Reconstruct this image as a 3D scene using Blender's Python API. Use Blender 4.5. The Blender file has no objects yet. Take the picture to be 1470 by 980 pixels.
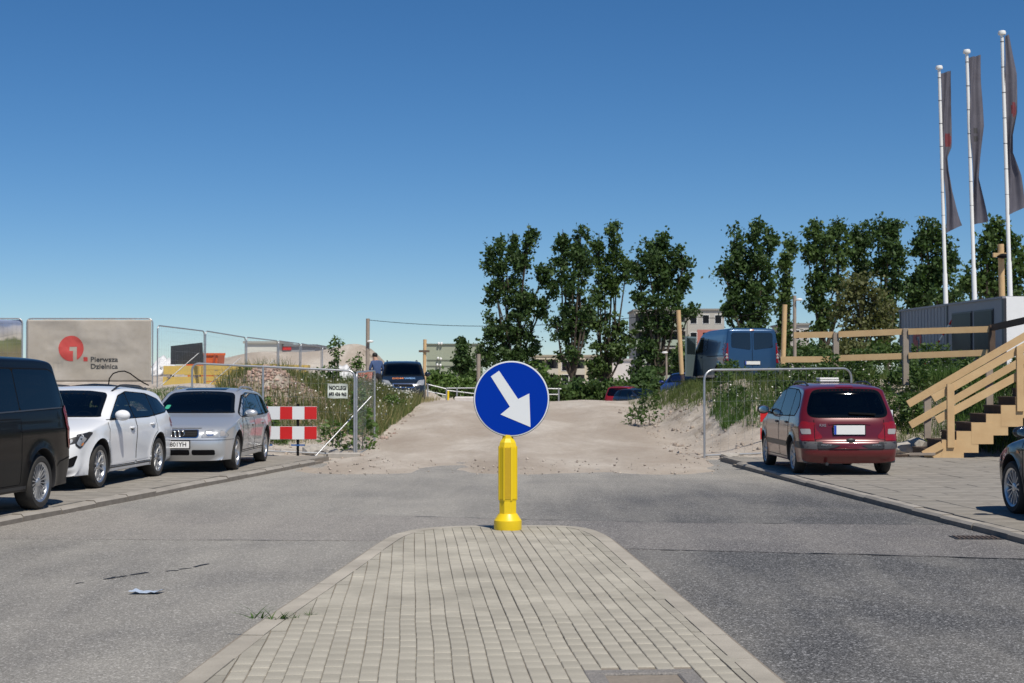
import bpy, bmesh, math, random
import numpy as np
from mathutils import Vector, Matrix
from mathutils.bvhtree import BVHTree
from mathutils.geometry import delaunay_2d_cdt
R = math.radians
random.seed(7); np.random.seed(7)
scene = bpy.context.scene
C = scene.collection

# ------------------------------------------------------------------ camera
F, EYE, HZ = 2180.0, 1.70, 543.0
cam_d = bpy.data.cameras.new('camera'); cam = bpy.data.objects.new('camera', cam_d); C.objects.link(cam)
cam.location = (0, 0, EYE); cam.rotation_euler = (R(90) + math.atan((HZ - 490) / F), 0, 0)
cam_d.sensor_width = 36; cam_d.lens = 36 * F / 1470; cam_d.clip_end = 6000; cam_d.clip_start = 0.1
cam_d.dof.use_dof = True; cam_d.dof.focus_distance = 15.5; cam_d.dof.aperture_fstop = 6.3
scene.camera = cam
# ------------------------------------------------------------------ world, sun, exposure
SUN = Vector((1.0, -1.9, 3.4)).normalized()
w = bpy.data.worlds.new('World'); scene.world = w; w.use_nodes = True
nt = w.node_tree; bg = nt.nodes['Background']
sky = nt.nodes.new('ShaderNodeTexSky'); sky.sky_type = 'NISHITA'; sky.sun_disc = False
sky.sun_elevation = math.asin(SUN.z); sky.sun_rotation = math.atan2(SUN.x, SUN.y)
sky.altitude = 0; sky.air_density = 0.75; sky.dust_density = 0.0; sky.ozone_density = 6.0
hs = nt.nodes.new('ShaderNodeHueSaturation'); hs.inputs['Saturation'].default_value = 1.2
nt.links.new(sky.outputs[0], hs.inputs['Color']); nt.links.new(hs.outputs[0], bg.inputs[0]); bg.inputs[1].default_value = 0.087
sd = bpy.data.lights.new('sun', 'SUN'); sd.energy = 4.7; sd.angle = R(0.53); sd.color = (1.0, 0.935, 0.83)
so = bpy.data.objects.new('sun', sd); C.objects.link(so); so.rotation_euler = SUN.to_track_quat('Z', 'Y').to_euler()
vs = scene.view_settings; vs.view_transform = 'Standard'; vs.look = 'None'; vs.exposure = 0.0; vs.gamma = 1.0
vs.use_curve_mapping = False

def X(px, Y): return (px - 735.0) / F * Y            # lateral metres of a sight line at distance Y
def Zh(py, Y): return EYE + (HZ - py) / F * Y        # height at distance Y
def Yg(py, z=0.0): return F * (EYE - z) / (py - HZ)  # distance of a point at height z

# ------------------------------------------------------------------ helpers
def tag(o, label=None, cat=None, group=None, kind=None):
    for k, v in (('label', label), ('category', cat), ('group', group), ('kind', kind)):
        if v: o[k] = v
    return o
def link(name, me, mat=None, parent=None):
    o = bpy.data.objects.new(name, me); C.objects.link(o)
    if mat is not None:
        for m in (mat if isinstance(mat, (list, tuple)) else [mat]): me.materials.append(m)
    if parent is not None: o.parent = parent
    return o
def empty(name, loc=(0, 0, 0), rz=0.0, label=None, cat=None, group=None):
    o = bpy.data.objects.new(name, None); C.objects.link(o); o.location = loc; o.rotation_euler = (0, 0, rz)
    o.empty_display_size = 0.1
    return tag(o, label, cat, group)
def fastmesh(name, V, Fq):
    V = np.asarray(V, dtype=np.float32); Fq = np.asarray(Fq, dtype=np.int32)
    me = bpy.data.meshes.new(name); k = Fq.shape[1]
    me.vertices.add(len(V)); me.vertices.foreach_set('co', V.ravel())
    me.loops.add(Fq.size); me.loops.foreach_set('vertex_index', Fq.ravel())
    me.polygons.add(len(Fq)); me.polygons.foreach_set('loop_start', np.arange(0, Fq.size, k, dtype=np.int32))
    me.update(calc_edges=True); return me
class MB:
    def __init__(s): s.V = []; s.F = []; s.M = []; s.mi = 0
    def add(s, V, Fc, M=None):
        n = len(s.V)
        if M is not None: V = [M @ Vector(v) for v in V]
        s.V += [tuple(v) for v in V]; s.F += [tuple(i + n for i in f) for f in Fc]; s.M += [s.mi] * len(Fc)
        return s
    def box(s, c, d, rz=0.0, M=None, bev=0.0, ry=0.0):
        hx, hy, hz = d[0] / 2, d[1] / 2, d[2] / 2
        T = Matrix.Translation(c) @ Matrix.Rotation(rz, 4, 'Z') @ Matrix.Rotation(ry, 4, 'Y')
        if M is not None: T = M @ T
        if bev <= 0:
            V = [(a * hx, b * hy, e * hz) for e in (-1, 1) for a, b in ((-1, -1), (1, -1), (1, 1), (-1, 1))]
            Fc = [(3, 2, 1, 0), (4, 5, 6, 7), (0, 1, 5, 4), (1, 2, 6, 5), (2, 3, 7, 6), (3, 0, 4, 7)]
        else:
            V = []
            for e, k in ((-1, 1), (1, 0), (1, 1)):
                q = bev if (e == 1 and k == 1) else 0.0
                z = -hz if e == -1 else (hz - bev if k == 0 else hz)
                V += [(a * (hx - q), b * (hy - q), z) for a, b in ((-1, -1), (1, -1), (1, 1), (-1, 1))]
            Fc = [(3, 2, 1, 0), (8, 9, 10, 11)]
            for l in (0, 4): Fc += [(l + i, l + (i + 1) % 4, l + 4 + (i + 1) % 4, l + 4 + i) for i in range(4)]
        return s.add(V, Fc, T)
    def beam(s, p, q, wd, ht, up=(0, 0, 1)):
        p = Vector(p); q = Vector(q); d = q - p; L = d.length; d.normalize(); u = Vector(up)
        sx = d.cross(u); sx = sx.normalized() if sx.length > 1e-4 else Vector((1, 0, 0)); u = sx.cross(d)
        T = Matrix((( d.x, sx.x, u.x, 0), (d.y, sx.y, u.y, 0), (d.z, sx.z, u.z, 0), (0, 0, 0, 1)))
        T.translation = (p + q) / 2
        return s.box((0, 0, 0), (L, wd, ht), M=T)
    def tube(s, pts, r, seg=8, cap=True):
        pts = [Vector(p) for p in pts]; n = len(pts); rr = r if isinstance(r, (list, tuple)) else [r] * n
        V = []; a = None
        for i, p in enumerate(pts):
            d = (pts[min(i + 1, n - 1)] - pts[max(i - 1, 0)]).normalized()
            if a is None: a = Vector((0, 0, 1)) if abs(d.z) < .9 else Vector((1, 0, 0))
            b = d.cross(a).normalized(); a = b.cross(d).normalized()
            V += [p + (a * math.cos(t) + b * math.sin(t)) * rr[i] for t in [2 * math.pi * k / seg for k in range(seg)]]
        Fc = [(i * seg + k, i * seg + (k + 1) % seg, (i + 1) * seg + (k + 1) % seg, (i + 1) * seg + k) for i in range(n - 1) for k in range(seg)]
        if cap: Fc += [tuple(range(seg))[::-1], tuple(range((n - 1) * seg, n * seg))]
        return s.add(V, Fc)
    def lathe(s, prof, seg=24, M=None, axis='z', rot=0.0):
        V = []
        for r, h in prof:
            for k in range(seg):
                t = 2 * math.pi * k / seg + rot
                V.append((r * math.cos(t), r * math.sin(t), h) if axis == 'z' else (r * math.cos(t), h, r * math.sin(t)))
        n = len(prof)
        Fc = [(i * seg + k, i * seg + (k + 1) % seg, (i + 1) * seg + (k + 1) % seg, (i + 1) * seg + k) for i in range(n - 1) for k in range(seg)]
        return s.add(V, Fc, M)
    def prism(s, poly, z0, z1, M=None):
        n = len(poly); V = [(x, y, z0) for x, y in poly] + [(x, y, z1) for x, y in poly]
        Fc = [tuple(range(n))[::-1], tuple(range(n, 2 * n))] + [(i, (i + 1) % n, n + (i + 1) % n, n + i) for i in range(n)]
        return s.add(V, Fc, M)
    def ball(s, c, d, seg=12, rings=8, M=None):
        V = [(c[0], c[1], c[2] - d[2] / 2)]
        for i in range(1, rings):
            t = math.pi * i / rings
            V += [(c[0] + d[0] / 2 * math.sin(t) * math.cos(2 * math.pi * k / seg), c[1] + d[1] / 2 * math.sin(t) * math.sin(2 * math.pi * k / seg), c[2] - d[2] / 2 * math.cos(t)) for k in range(seg)]
        V.append((c[0], c[1], c[2] + d[2] / 2)); e = len(V) - 1
        Fc = [(0, 1 + (k + 1) % seg, 1 + k) for k in range(seg)]
        Fc += [(1 + i * seg + k, 1 + i * seg + (k + 1) % seg, 1 + (i + 1) * seg + (k + 1) % seg, 1 + (i + 1) * seg + k) for i in range(rings - 2) for k in range(seg)]
        Fc += [(e, 1 + (rings - 2) * seg + k, 1 + (rings - 2) * seg + (k + 1) % seg) for k in range(seg)]
        return s.add(V, Fc, M)
    def mesh(s, name, smooth=None):
        me = bpy.data.meshes.new(name); me.from_pydata(s.V, [], s.F)
        if any(s.M): me.polygons.foreach_set('material_index', s.M)
        if smooth is not None:
            me.polygons.foreach_set('use_smooth', [True] * len(me.polygons)); me.set_sharp_from_angle(angle=R(smooth))
        me.update(); return me
    def build(s, name, mat, parent=None, smooth=None): return link(name, s.mesh(name, smooth), mat, parent)
def text_geo(body, size, ext=0.002, bold=0.0):
    cu = bpy.data.curves.new('text', 'FONT'); cu.body = body; cu.size = size; cu.extrude = ext; cu.offset = bold; cu.resolution_u = 3
    cu.align_x = 'CENTER'; cu.align_y = 'CENTER'
    o = bpy.data.objects.new('text', cu); C.objects.link(o)
    me = bpy.data.meshes.new_from_object(o.evaluated_get(bpy.context.evaluated_depsgraph_get()))
    V = [tuple(v.co) for v in me.vertices]; Fc = [tuple(p.vertices) for p in me.polygons]
    bpy.data.objects.remove(o); bpy.data.curves.remove(cu); bpy.data.meshes.remove(me)
    return V, Fc
_ng = {}
def vnoise(x, y, seed=0):
    g = _ng.get(seed)
    if g is None: g = _ng[seed] = np.random.RandomState(seed + 11).rand(256, 256)
    x = np.asarray(x, float); y = np.asarray(y, float)
    xi = np.floor(x).astype(int); yi = np.floor(y).astype(int); fx = x - xi; fy = y - yi
    fx = fx * fx * (3 - 2 * fx); fy = fy * fy * (3 - 2 * fy)
    a = g[xi % 256, yi % 256]; b = g[(xi + 1) % 256, yi % 256]; c = g[xi % 256, (yi + 1) % 256]; d = g[(xi + 1) % 256, (yi + 1) % 256]
    return (a * (1 - fx) + b * fx) * (1 - fy) + (c * (1 - fx) + d * fx) * fy - 0.5
def fbm(x, y, seed=0, o=4):
    s = 0; a = 1.0
    for i in range(o): s = s + a * vnoise(x * 2 ** i + 17 * i, y * 2 ** i + 5 * i, seed); a *= 0.5
    return s
def sst(a, b, x):
    t = np.clip((np.asarray(x, float) - a) / (b - a), 0, 1); return t * t * (3 - 2 * t)

# ------------------------------------------------------------------ materials
def nodes(name):
    m = bpy.data.materials.new(name); m.use_nodes = True
    return m, m.node_tree, m.node_tree.nodes['Principled BSDF']
def N(nt, t, **k):
    n = nt.nodes.new(t)
    for a, b in k.items(): setattr(n, a, b)
    return n
def noise(nt, scale, detail=4, rough=.55, vec=None, dist=0):
    n = N(nt, 'ShaderNodeTexNoise'); n.inputs['Scale'].default_value = scale; n.inputs['Detail'].default_value = detail
    n.inputs['Roughness'].default_value = rough; n.inputs['Distortion'].default_value = dist
    if vec is not None: nt.links.new(vec, n.inputs['Vector'])
    return n
def ramp(nt, fac, stops):
    r = N(nt, 'ShaderNodeValToRGB'); e = r.color_ramp.elements
    while len(e) < len(stops): e.new(.5)
    for i, (p, c) in enumerate(stops):
        e[i].position = p; e[i].color = (c if isinstance(c, tuple) else (c, c, c)) + ((1,) if not isinstance(c, tuple) or len(c) == 3 else ())
    nt.links.new(fac, r.inputs[0]); return r
def mixc(nt, fac, a, b, mode='MIX'):
    m = N(nt, 'ShaderNodeMix', data_type='RGBA', blend_type=mode)
    for i, v in ((0, fac), (6, a), (7, b)):
        if hasattr(v, 'is_output') or isinstance(v, bpy.types.NodeSocket): nt.links.new(v, m.inputs[i])
        elif i == 0: m.inputs[0].default_value = v
        else: m.inputs[i].default_value = (*v, 1)
    return m.outputs[2]
def bump(nt, b, h, strength=.3, dist=.01):
    n = N(nt, 'ShaderNodeBump'); n.inputs['Strength'].default_value = strength; n.inputs['Distance'].default_value = dist
    nt.links.new(h, n.inputs['Height']); nt.links.new(n.outputs[0], b.inputs['Normal']); return n
def mat(name, col, rough=.6, metal=0.0, coat=0.0, var=.12, scale=6.0, bmp=0.0, bscale=60.0, col2=None, spec=.5, island=0.0):
    m, t, b = nodes(name)
    tc = N(t, 'ShaderNodeTexCoord').outputs['Object']
    n = noise(t, scale, 5, .6, tc)
    c2 = col2 or tuple(c * .62 for c in col)
    rp = ramp(t, n.outputs[0], [(.3, 0.0), (.72, 1.0)])
    fm = N(t, 'ShaderNodeMath', operation='MULTIPLY'); t.links.new(rp.outputs[0], fm.inputs[0]); fm.inputs[1].default_value = min(1, var * (1 if col2 else 1.6))
    out = mixc(t, fm.outputs[0], col, c2)
    if island:
        g = N(t, 'ShaderNodeNewGeometry'); r2 = ramp(t, g.outputs['Random Per Island'], [(0, 1 - island), (1, 1 + island)])
        out = mixc(t, 1.0, out, r2.outputs[0], 'MULTIPLY')
    t.links.new(out, b.inputs['Base Color'])
    b.inputs['Roughness'].default_value = rough; b.inputs['Metallic'].default_value = metal
    b.inputs['Coat Weight'].default_value = coat; b.inputs['Coat Roughness'].default_value = .03
    b.inputs['Specular IOR Level'].default_value = spec
    if bmp: bump(t, b, noise(t, bscale, 4, .6, tc).outputs[0], bmp)
    return m
def paint(name, col, metal=0.0, rough=.35, dust=.10, coat=.7, spec=.5):
    m, t, b = nodes(name); tc = N(t, 'ShaderNodeTexCoord').outputs['Object']
    n = noise(t, 3.0, 6, .65, tc); sp = N(t, 'ShaderNodeSeparateXYZ'); t.links.new(tc, sp.inputs[0])
    mr = N(t, 'ShaderNodeMapRange'); mr.inputs[1].default_value = .9; mr.inputs[2].default_value = .15; mr.inputs[3].default_value = .15; mr.inputs[4].default_value = 1.0
    t.links.new(sp.outputs[2], mr.inputs[0])
    mu = N(t, 'ShaderNodeMath', operation='MULTIPLY'); t.links.new(mr.outputs[0], mu.inputs[0]); t.links.new(n.outputs[0], mu.inputs[1])
    mv = N(t, 'ShaderNodeMath', operation='MULTIPLY'); t.links.new(mu.outputs[0], mv.inputs[0]); mv.inputs[1].default_value = dust * 3
    t.links.new(mixc(t, mv.outputs[0], col, (.32, .28, .23)), b.inputs['Base Color'])
    b.inputs['Metallic'].default_value = metal; b.inputs['Roughness'].default_value = rough
    b.inputs['Coat Weight'].default_value = coat; b.inputs['Coat Roughness'].default_value = .04; b.inputs['Specular IOR Level'].default_value = spec
    return m
def glassmat(name, tint, refl=.0):
    m = bpy.data.materials.new(name); m.use_nodes = True; t = m.node_tree; t.nodes.clear()
    o = N(t, 'ShaderNodeOutputMaterial'); mx = N(t, 'ShaderNodeMixShader'); tr = N(t, 'ShaderNodeBsdfTransparent'); gl = N(t, 'ShaderNodeBsdfGlossy')
    tr.inputs[0].default_value = (*tint, 1); gl.inputs['Roughness'].default_value = .02
    ge = N(t, 'ShaderNodeNewGeometry'); tcg = N(t, 'ShaderNodeTexCoord')
    nz = noise(t, 2.0, 2, .5, tcg.outputs['Object']); nb = N(t, 'ShaderNodeBump'); nb.inputs['Strength'].default_value = .02
    t.links.new(nz.outputs[0], nb.inputs['Height']); t.links.new(nb.outputs[0], gl.inputs['Normal'])
    fr = N(t, 'ShaderNodeFresnel'); fr.inputs[0].default_value = 1.5
    ad = N(t, 'ShaderNodeMath', operation='ADD'); t.links.new(fr.outputs[0], ad.inputs[0]); ad.inputs[1].default_value = refl
    t.links.new(ad.outputs[0], mx.inputs[0]); t.links.new(tr.outputs[0], mx.inputs[1]); t.links.new(gl.outputs[0], mx.inputs[2]); t.links.new(mx.outputs[0], o.inputs[0])
    return m
def leafmat(name, col, col2, tr=.28):
    m, t, b = nodes(name); o = t.nodes['Material Output']
    g = N(t, 'ShaderNodeNewGeometry')
    c = mixc(t, g.outputs['Random Per Island'], col, col2)
    t.links.new(c, b.inputs['Base Color']); b.inputs['Roughness'].default_value = .55; b.inputs['Specular IOR Level'].default_value = .3
    tl = N(t, 'ShaderNodeBsdfTranslucent'); t.links.new(mixc(t, 1.0, c, (1.0, 1.15, .55), 'MULTIPLY'), tl.inputs[0])
    mx = N(t, 'ShaderNodeMixShader'); mx.inputs[0].default_value = tr
    t.links.new(b.outputs[0], mx.inputs[1]); t.links.new(tl.outputs[0], mx.inputs[2]); t.links.new(mx.outputs[0], o.inputs[0])
    return m
M = {}
M['steel'] = mat('galvanised_steel', (.52, .53, .54), .42, .75, var=.3, scale=14)
M['wire'] = mat('wire_steel', (.40, .41, .42), .5, .6)
M['black'] = mat('black_rubber', (.010, .010, .011), .7, var=.2, spec=.08)
M['plastic'] = mat('black_plastic', (.022, .022, .024), .45, var=.2, scale=12)
M['interior'] = mat('car_interior', (.035, .034, .034), .8, var=.3)
M['tyre'] = mat('tyre_rubber', (.022, .021, .02), .85, var=.5, col2=(.06, .055, .048), scale=9)
M['alloy'] = mat('alloy_rim', (.55, .56, .58), .32, .85, var=.15)
M['dark_alloy'] = mat('dusty_alloy', (.40, .41, .43), .42, .7, var=.25)
M['chrome'] = mat('chrome', (.75, .75, .77), .12, 1.0, var=.03)
M['glass'] = glassmat('car_glass', (.50, .56, .54), .0)
M['tint_glass'] = glassmat('privacy_glass', (.05, .05, .055), .0)
M['lamp'] = mat('clear_lamp', (.46, .48, .50), .22, .2, coat=.6, var=.9, scale=14, col2=(.16, .17, .19))
M['lamp_red'] = mat('red_lamp', (.24, .006, .008), .25, coat=.5, var=.25, scale=20)
M['lamp_orange'] = mat('orange_lamp', (.62, .18, .02), .15, coat=1, var=.1)
M['lamp_white'] = mat('white_lamp', (.36, .34, .33), .25, coat=.4, var=.2, scale=20)
M['plate'] = mat('plate_white', (.80, .80, .78), .4, var=.04)
M['plate_blue'] = mat('plate_blue', (.02, .07, .42), .4, var=.05)
M['ink'] = mat('black_ink', (.015, .015, .017), .55, var=.1)
M['wood'] = mat('new_timber', (.60, .42, .22), .7, var=.5, scale=4, col2=(.46, .28, .13), bmp=.15, bscale=30)
M['grey_wood'] = mat('weathered_timber', (.33, .28, .23), .8, var=.5, scale=5, col2=(.20, .16, .13), bmp=.2, bscale=30)
M['dark_wood'] = mat('stained_and_shade_timber', (.10, .065, .045), .8, var=.5, scale=5, bmp=.2)
M['white'] = mat('white_paint', (.80, .80, .78), .45, var=.06)
M['yellow'] = mat('yellow_plastic', (.82, .58, .008), .38, coat=.2, var=.12, scale=9, col2=(.60, .42, .02))
M['yellow_refl'] = mat('yellow_reflector', (.56, .36, .01), .5, var=.15, scale=30)
M['blue'] = mat('blue_sign_sheet', (.0008, .034, .35), .6, coat=0, var=.05, scale=2, spec=.05)
M['sheet_white'] = mat('white_sign_sheet', (.74, .76, .77), .38, coat=.2, var=.04)
M['red_sheet'] = mat('red_sign_sheet', (.60, .018, .018), .42, var=.12)
M['concrete'] = mat('concrete', (.42, .39, .35), .85, var=.4, scale=7, bmp=.25, bscale=90)
M['stone'] = mat('rubble_stone', (.36, .28, .23), .9, var=.6, scale=3, col2=(.30, .16, .125), bmp=.3, bscale=20, island=.45)
# ------------------------------------------------------------------ terrain
def hgt(x, y):
    x = np.asarray(x, float); y = np.asarray(y, float)
    c = -.07 + .09 * sst(25.3, 28.2, y) + .70 * sst(28, 57, y) + .09 * sst(45, 58, y)
    c = c - 1.45 * sst(59, 100, y) - 1.4 * sst(100, 190, y)
    # wheel ruts and waves of the dirt road
    rut = sst(25, 29, y) * sst(75, 55, y)
    c = c + rut * (.035 * np.cos((x - .4 - .25 * np.sin(y * .17)) * 2.3) + .05 * fbm(x * .55, y * .22, 3) + .02 * fbm(x * 2.5, y * 1.5, 4))
    # left bank and site plateau
    el = -3.25 + .35 * np.sin(y * .5) + .5 * fbm(x * .1 + 3, y * .35, 5)
    cb = .72 * sst(28, 57, y) + .09 * sst(45, 58, y) - 1.45 * sst(59, 100, y)
    tl_ = 1.47 * np.clip((y - 33.5) / 14.5, 0, 1) ** 1.15 - .38 * sst(48.5, 57, y) + .25 * sst(60, 90, y)
    pl = .92 + .0 * sst(-6, -11.5, x) - .22 * sst(40, 48, y) * sst(-8, -5.5, x) - .55 * sst(48, 62, y) + .10 * fbm(x * .3, y * .3, 6)
    lb = pl * sst(0, 2.9, el - x) * sst(32.3, 42, y) * (1 - sst(50, 58, y) * sst(-8.5, -6.4, x))
    kx = sst(-7, -9.5, x) * sst(32, 34, y) * sst(110, 80, y); lb = lb * (1 - kx) + (tl_ - cb) * kx
    # rubble heap behind the silver car
    lb = lb + 1.0 * np.exp(-(((x + 6.35) / 1.05) ** 2 + ((y - 39.3) / 1.4) ** 2)) + .12 * np.exp(-(((x + 8.6) / 1.5) ** 2 + ((y - 39.5) / 1.5) ** 2))
    # spoil heaps of the building site
    lb = lb + 2.9 * np.exp(-(((x + 8.6) / 4.2) ** 2 + ((y - 92) / 5) ** 2)) + 2.0 * np.exp(-(((x + 15.5) / 4) ** 2 + ((y - 90) / 6) ** 2))
    lb = lb + sst(-9, -16, x) * sst(88, 110, y) * sst(260, 190, y) * (2.9 + 1.5 * fbm(x * .06, y * .05, 8) + .8 * fbm(x * .2, y * .2, 9))
    # right bank
    er = 3.75 + .3 * np.sin(y * .4 + 1) + .25 * sst(48, 60, y) * 3 + .5 * fbm(x * .1, y * .3, 10)
    ry = (y - 32.0) + 1.7 * np.clip(x - 9.2, 0, 6)
    rb = (1.60 - 1.25 * np.clip(cb, 0, 2) + .16 * fbm(x * .3, y * .3, 11)) * sst(0, 2.9, x - er) * sst(0, 6.0, ry) * (1 - sst(60, 72, y) * sst(11.5, 8.5, x)) * sst(150, 100, y)
    lump = sst(.06, .5, lb + rb) * sst(140, 80, y) * (1 - .65 * sst(-7.5, -9, x))
    h = c + lb + rb + lump * (.20 * fbm(x * .9, y * .9, 12) + .10 * fbm(x * 3.1, y * 3.1, 13, 3))
    # pavement zone: stay under the slabs
    pav = sst(32.3, 31.0, y + 1.7 * np.clip(x - 9.2, 0, 6) - .0 * x) * np.where(np.abs(x) > 4.0, 1.0, 0.0)
    h = np.where(pav > 0, h * (1 - pav) + (-.07) * pav * 1.0, h)
    return h
def axis(segs):
    a = []
    for s, e, d in segs: a += list(np.arange(s, e - 1e-6, d))
    return np.array(a + [segs[-1][1]])
xs = axis([(-1800, -200, 160), (-200, -60, 10), (-60, -20, 1.5), (-20, -11, .4), (-11, 12, .13), (12, 20, .4), (20, 60, 2), (60, 200, 10), (200, 1800, 160)])
ys = axis([(-40, 20, 5), (20, 24.5, .5), (24.5, 62, .14), (62, 75, .4), (75, 130, .9), (130, 280, 6), (280, 3400, 130)])
GX, GY = np.meshgrid(xs, ys); GZ = hgt(GX, GY)
nx_, ny_ = len(xs), len(ys)
idx = np.arange(nx_ * ny_).reshape(ny_, nx_)
quads = np.stack([idx[:-1, :-1].ravel(), idx[:-1, 1:].ravel(), idx[1:, 1:].ravel(), idx[1:, :-1].ravel()], 1)
me = fastmesh('ground', np.stack([GX.ravel(), GY.ravel(), GZ.ravel()], 1), quads)
me.polygons.foreach_set('use_smooth', np.ones(len(me.polygons), bool))
m, t, b = nodes('sandy_soil'); tc = N(t, 'ShaderNodeTexCoord').outputs['Object']
mp = N(t, 'ShaderNodeMapping'); mp.inputs['Scale'].default_value = (1, .35, 1); t.links.new(tc, mp.inputs[0])
n1 = noise(t, .55, 6, .62, mp.outputs[0], .4); n2 = noise(t, 9, 5, .7, tc); n3 = noise(t, 60, 3, .6, tc); n4 = noise(t, 1.7, 5, .7, tc)
c1 = ramp(t, n1.outputs[0], [(.34, (.41, .35, .29)), (.50, (.49, .43, .365)), (.64, (.61, .555, .485))]).outputs[0]
c2 = mixc(t, ramp(t, n2.outputs[0], [(.35, 0.0), (.75, .45)]).outputs[0], c1, (.33, .27, .215))
c3 = mixc(t, ramp(t, n3.outputs[0], [(.58, 0.0), (.72, .5)]).outputs[0], c2, (.27, .225, .185))
geo = N(t, 'ShaderNodeNewGeometry'); sp = N(t, 'ShaderNodeSeparateXYZ'); t.links.new(geo.outputs['True Normal'], sp.inputs[0])
slope = ramp(t, sp.outputs[2], [(.80, 1.0), (.97, 0.0)]).outputs[0]
c4 = mixc(t, mixc(t, 1.0, slope, ramp(t, n4.outputs[0], [(.4, 0.0), (.62, .75)]).outputs[0], 'MULTIPLY'), c3, (.20, .165, .125))
t.links.new(c4, b.inputs['Base Color']); b.inputs['Roughness'].default_value = .95; b.inputs['Specular IOR Level'].default_value = .15
ad = N(t, 'ShaderNodeMath', operation='ADD'); t.links.new(n2.outputs[0], ad.inputs[0]); t.links.new(n3.outputs[0], ad.inputs[1])
bump(t, b, ad.outputs[0], .8, .04)
tag(link('ground', me, m), kind='structure')

# ------------------------------------------------------------------ asphalt road
def asphalt(name, base, dusty, dfac, lane=0.0, seed=0.0):
    m, t, b = nodes(name); tc = N(t, 'ShaderNodeTexCoord').outputs['Object']
    g1 = noise(t, 75, 2, .65, tc); g2 = noise(t, 30, 3, .6, tc); big = noise(t, .35, 5, .6, tc, .6)
    mp = N(t, 'ShaderNodeMapping'); mp.inputs['Scale'].default_value = (1, .16, 1); mp.inputs['Rotation'].default_value = (0, 0, R(9)); t.links.new(tc, mp.inputs[0])
    st = noise(t, 1.3, 4, .6, mp.outputs[0], .3)
    gr = ramp(t, g1.outputs[0], [(.36, tuple(c * .35 for c in base)), (.49, base), (.62, tuple(min(1, c * 2.3) for c in base))]).outputs[0]
    vo_ = N(t, 'ShaderNodeTexVoronoi'); vo_.inputs['Scale'].default_value = 62; t.links.new(tc, vo_.inputs['Vector'])
    sv_ = N(t, 'ShaderNodeSeparateColor'); t.links.new(vo_.outputs['Color'], sv_.inputs[0])
    spk = ramp(t, sv_.outputs[0], [(0.0, .45), (.6, .9), (.85, 1.35), (1.0, 2.6)]).outputs[0]
    gr = mixc(t, lane, gr, spk, 'MULTIPLY')
    gr = mixc(t, ramp(t, g2.outputs[0], [(.55, 0.0), (.75, .35)]).outputs[0], gr, tuple(c * .5 for c in base))
    sp = N(t, 'ShaderNodeSeparateXYZ'); t.links.new(tc, sp.inputs[0])
    def mr(i, a, bb, lo, hi):
        q = N(t, 'ShaderNodeMapRange'); q.inputs[1].default_value = a; q.inputs[2].default_value = bb; q.inputs[3].default_value = lo; q.inputs[4].default_value = hi
        t.links.new(sp.outputs[i], q.inputs[0]); return q.outputs[0]
    def op(o, a, bb):
        q = N(t, 'ShaderNodeMath', operation=o); q.use_clamp = (o == 'ADD')
        for i, v in ((0, a), (1, bb)):
            if isinstance(v, (int, float)): q.inputs[i].default_value = v
            else: t.links.new(v, q.inputs[i])
        return q.outputs[0]
    # sand carried out of the site: thick on the lane to the left and in front of the dirt road
    d = op('ADD', mr(0, 1.0, -1.6, 0.0, .95), mr(1, 20, 27.5, 0.0, .6))
    pat = op('ADD', ramp(t, big.outputs[0], [(.35, 0.0), (.65, .45)]).outputs[0], ramp(t, st.outputs[0], [(.35, 0.0), (.7, .45)]).outputs[0])
    d = op('ADD', d, mr(1, 23.0, 27.0, 0.0, .6)); d = op('ADD', d, mr(0, 2.3, 1.0, 0, .22))
    dl = op('ADD', mr(1, 10, 22, .62, .9), 0.0)
    fac = op('MULTIPLY', op('ADD', op('MULTIPLY', op('MULTIPLY', d, dl), .78), op('MULTIPLY', op('SUBTRACT', pat, .22), .7)), dfac); cl_ = N(t, 'ShaderNodeClamp'); t.links.new(fac, cl_.inputs[0]); cl_.inputs[1].default_value = 0; cl_.inputs[2].default_value = .9; fac = cl_.outputs[0]
    dc = mixc(t, ramp(t, g1.outputs[0], [(.36, 0.0), (.62, 1.0)]).outputs[0], tuple(c * .74 for c in dusty), tuple(min(1, c * 1.2) for c in dusty))
    dc = mixc(t, 1.0, dc, ramp(t, sv_.outputs[0], [(0.0, .80), (.6, .98), (.9, 1.08), (1.0, 1.4)]).outputs[0], 'MULTIPLY')
    t.links.new(mixc(t, fac, gr, dc), b.inputs['Base Color'])
    b.inputs['Roughness'].default_value = .85; b.inputs['Specular IOR Level'].default_value = .3
    bump(t, b, g1.outputs[0], .5, .006)
    return m
ASP = asphalt('asphalt', (.084, .084, .085), (.335, .318, .285), .95, 1.0)
PAT = asphalt('asphalt_patch', (.125, .12, .118), (.32, .30, .27), .85, .45)
TAR = mat('tar', (.02, .02, .021), .6, var=.2)
def sheet(name, poly, z, mt, kind='structure', thick=.0):
    mb = MB(); mb.prism(poly, z - .03, z)
    return tag(mb.build(name, mt), kind=kind)
sheet('road', [(-16, -30), (16, -30), (16, 33.5), (-16, 33.5)], 0.0, ASP)
EDGE = [(-9, 16.3), (-1, 15.9), (1.1, 15.15), (3.0, 14.75), (5.0, 14.25), (5.5, 14.25), (5.3, 17.6), (2.0, 17.9), (0, 18.35), (-1.5, 18.75), (-3.5, 19.2), (-7, 19.8)]
sheet('road_patch', EDGE, .004, PAT)
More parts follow.
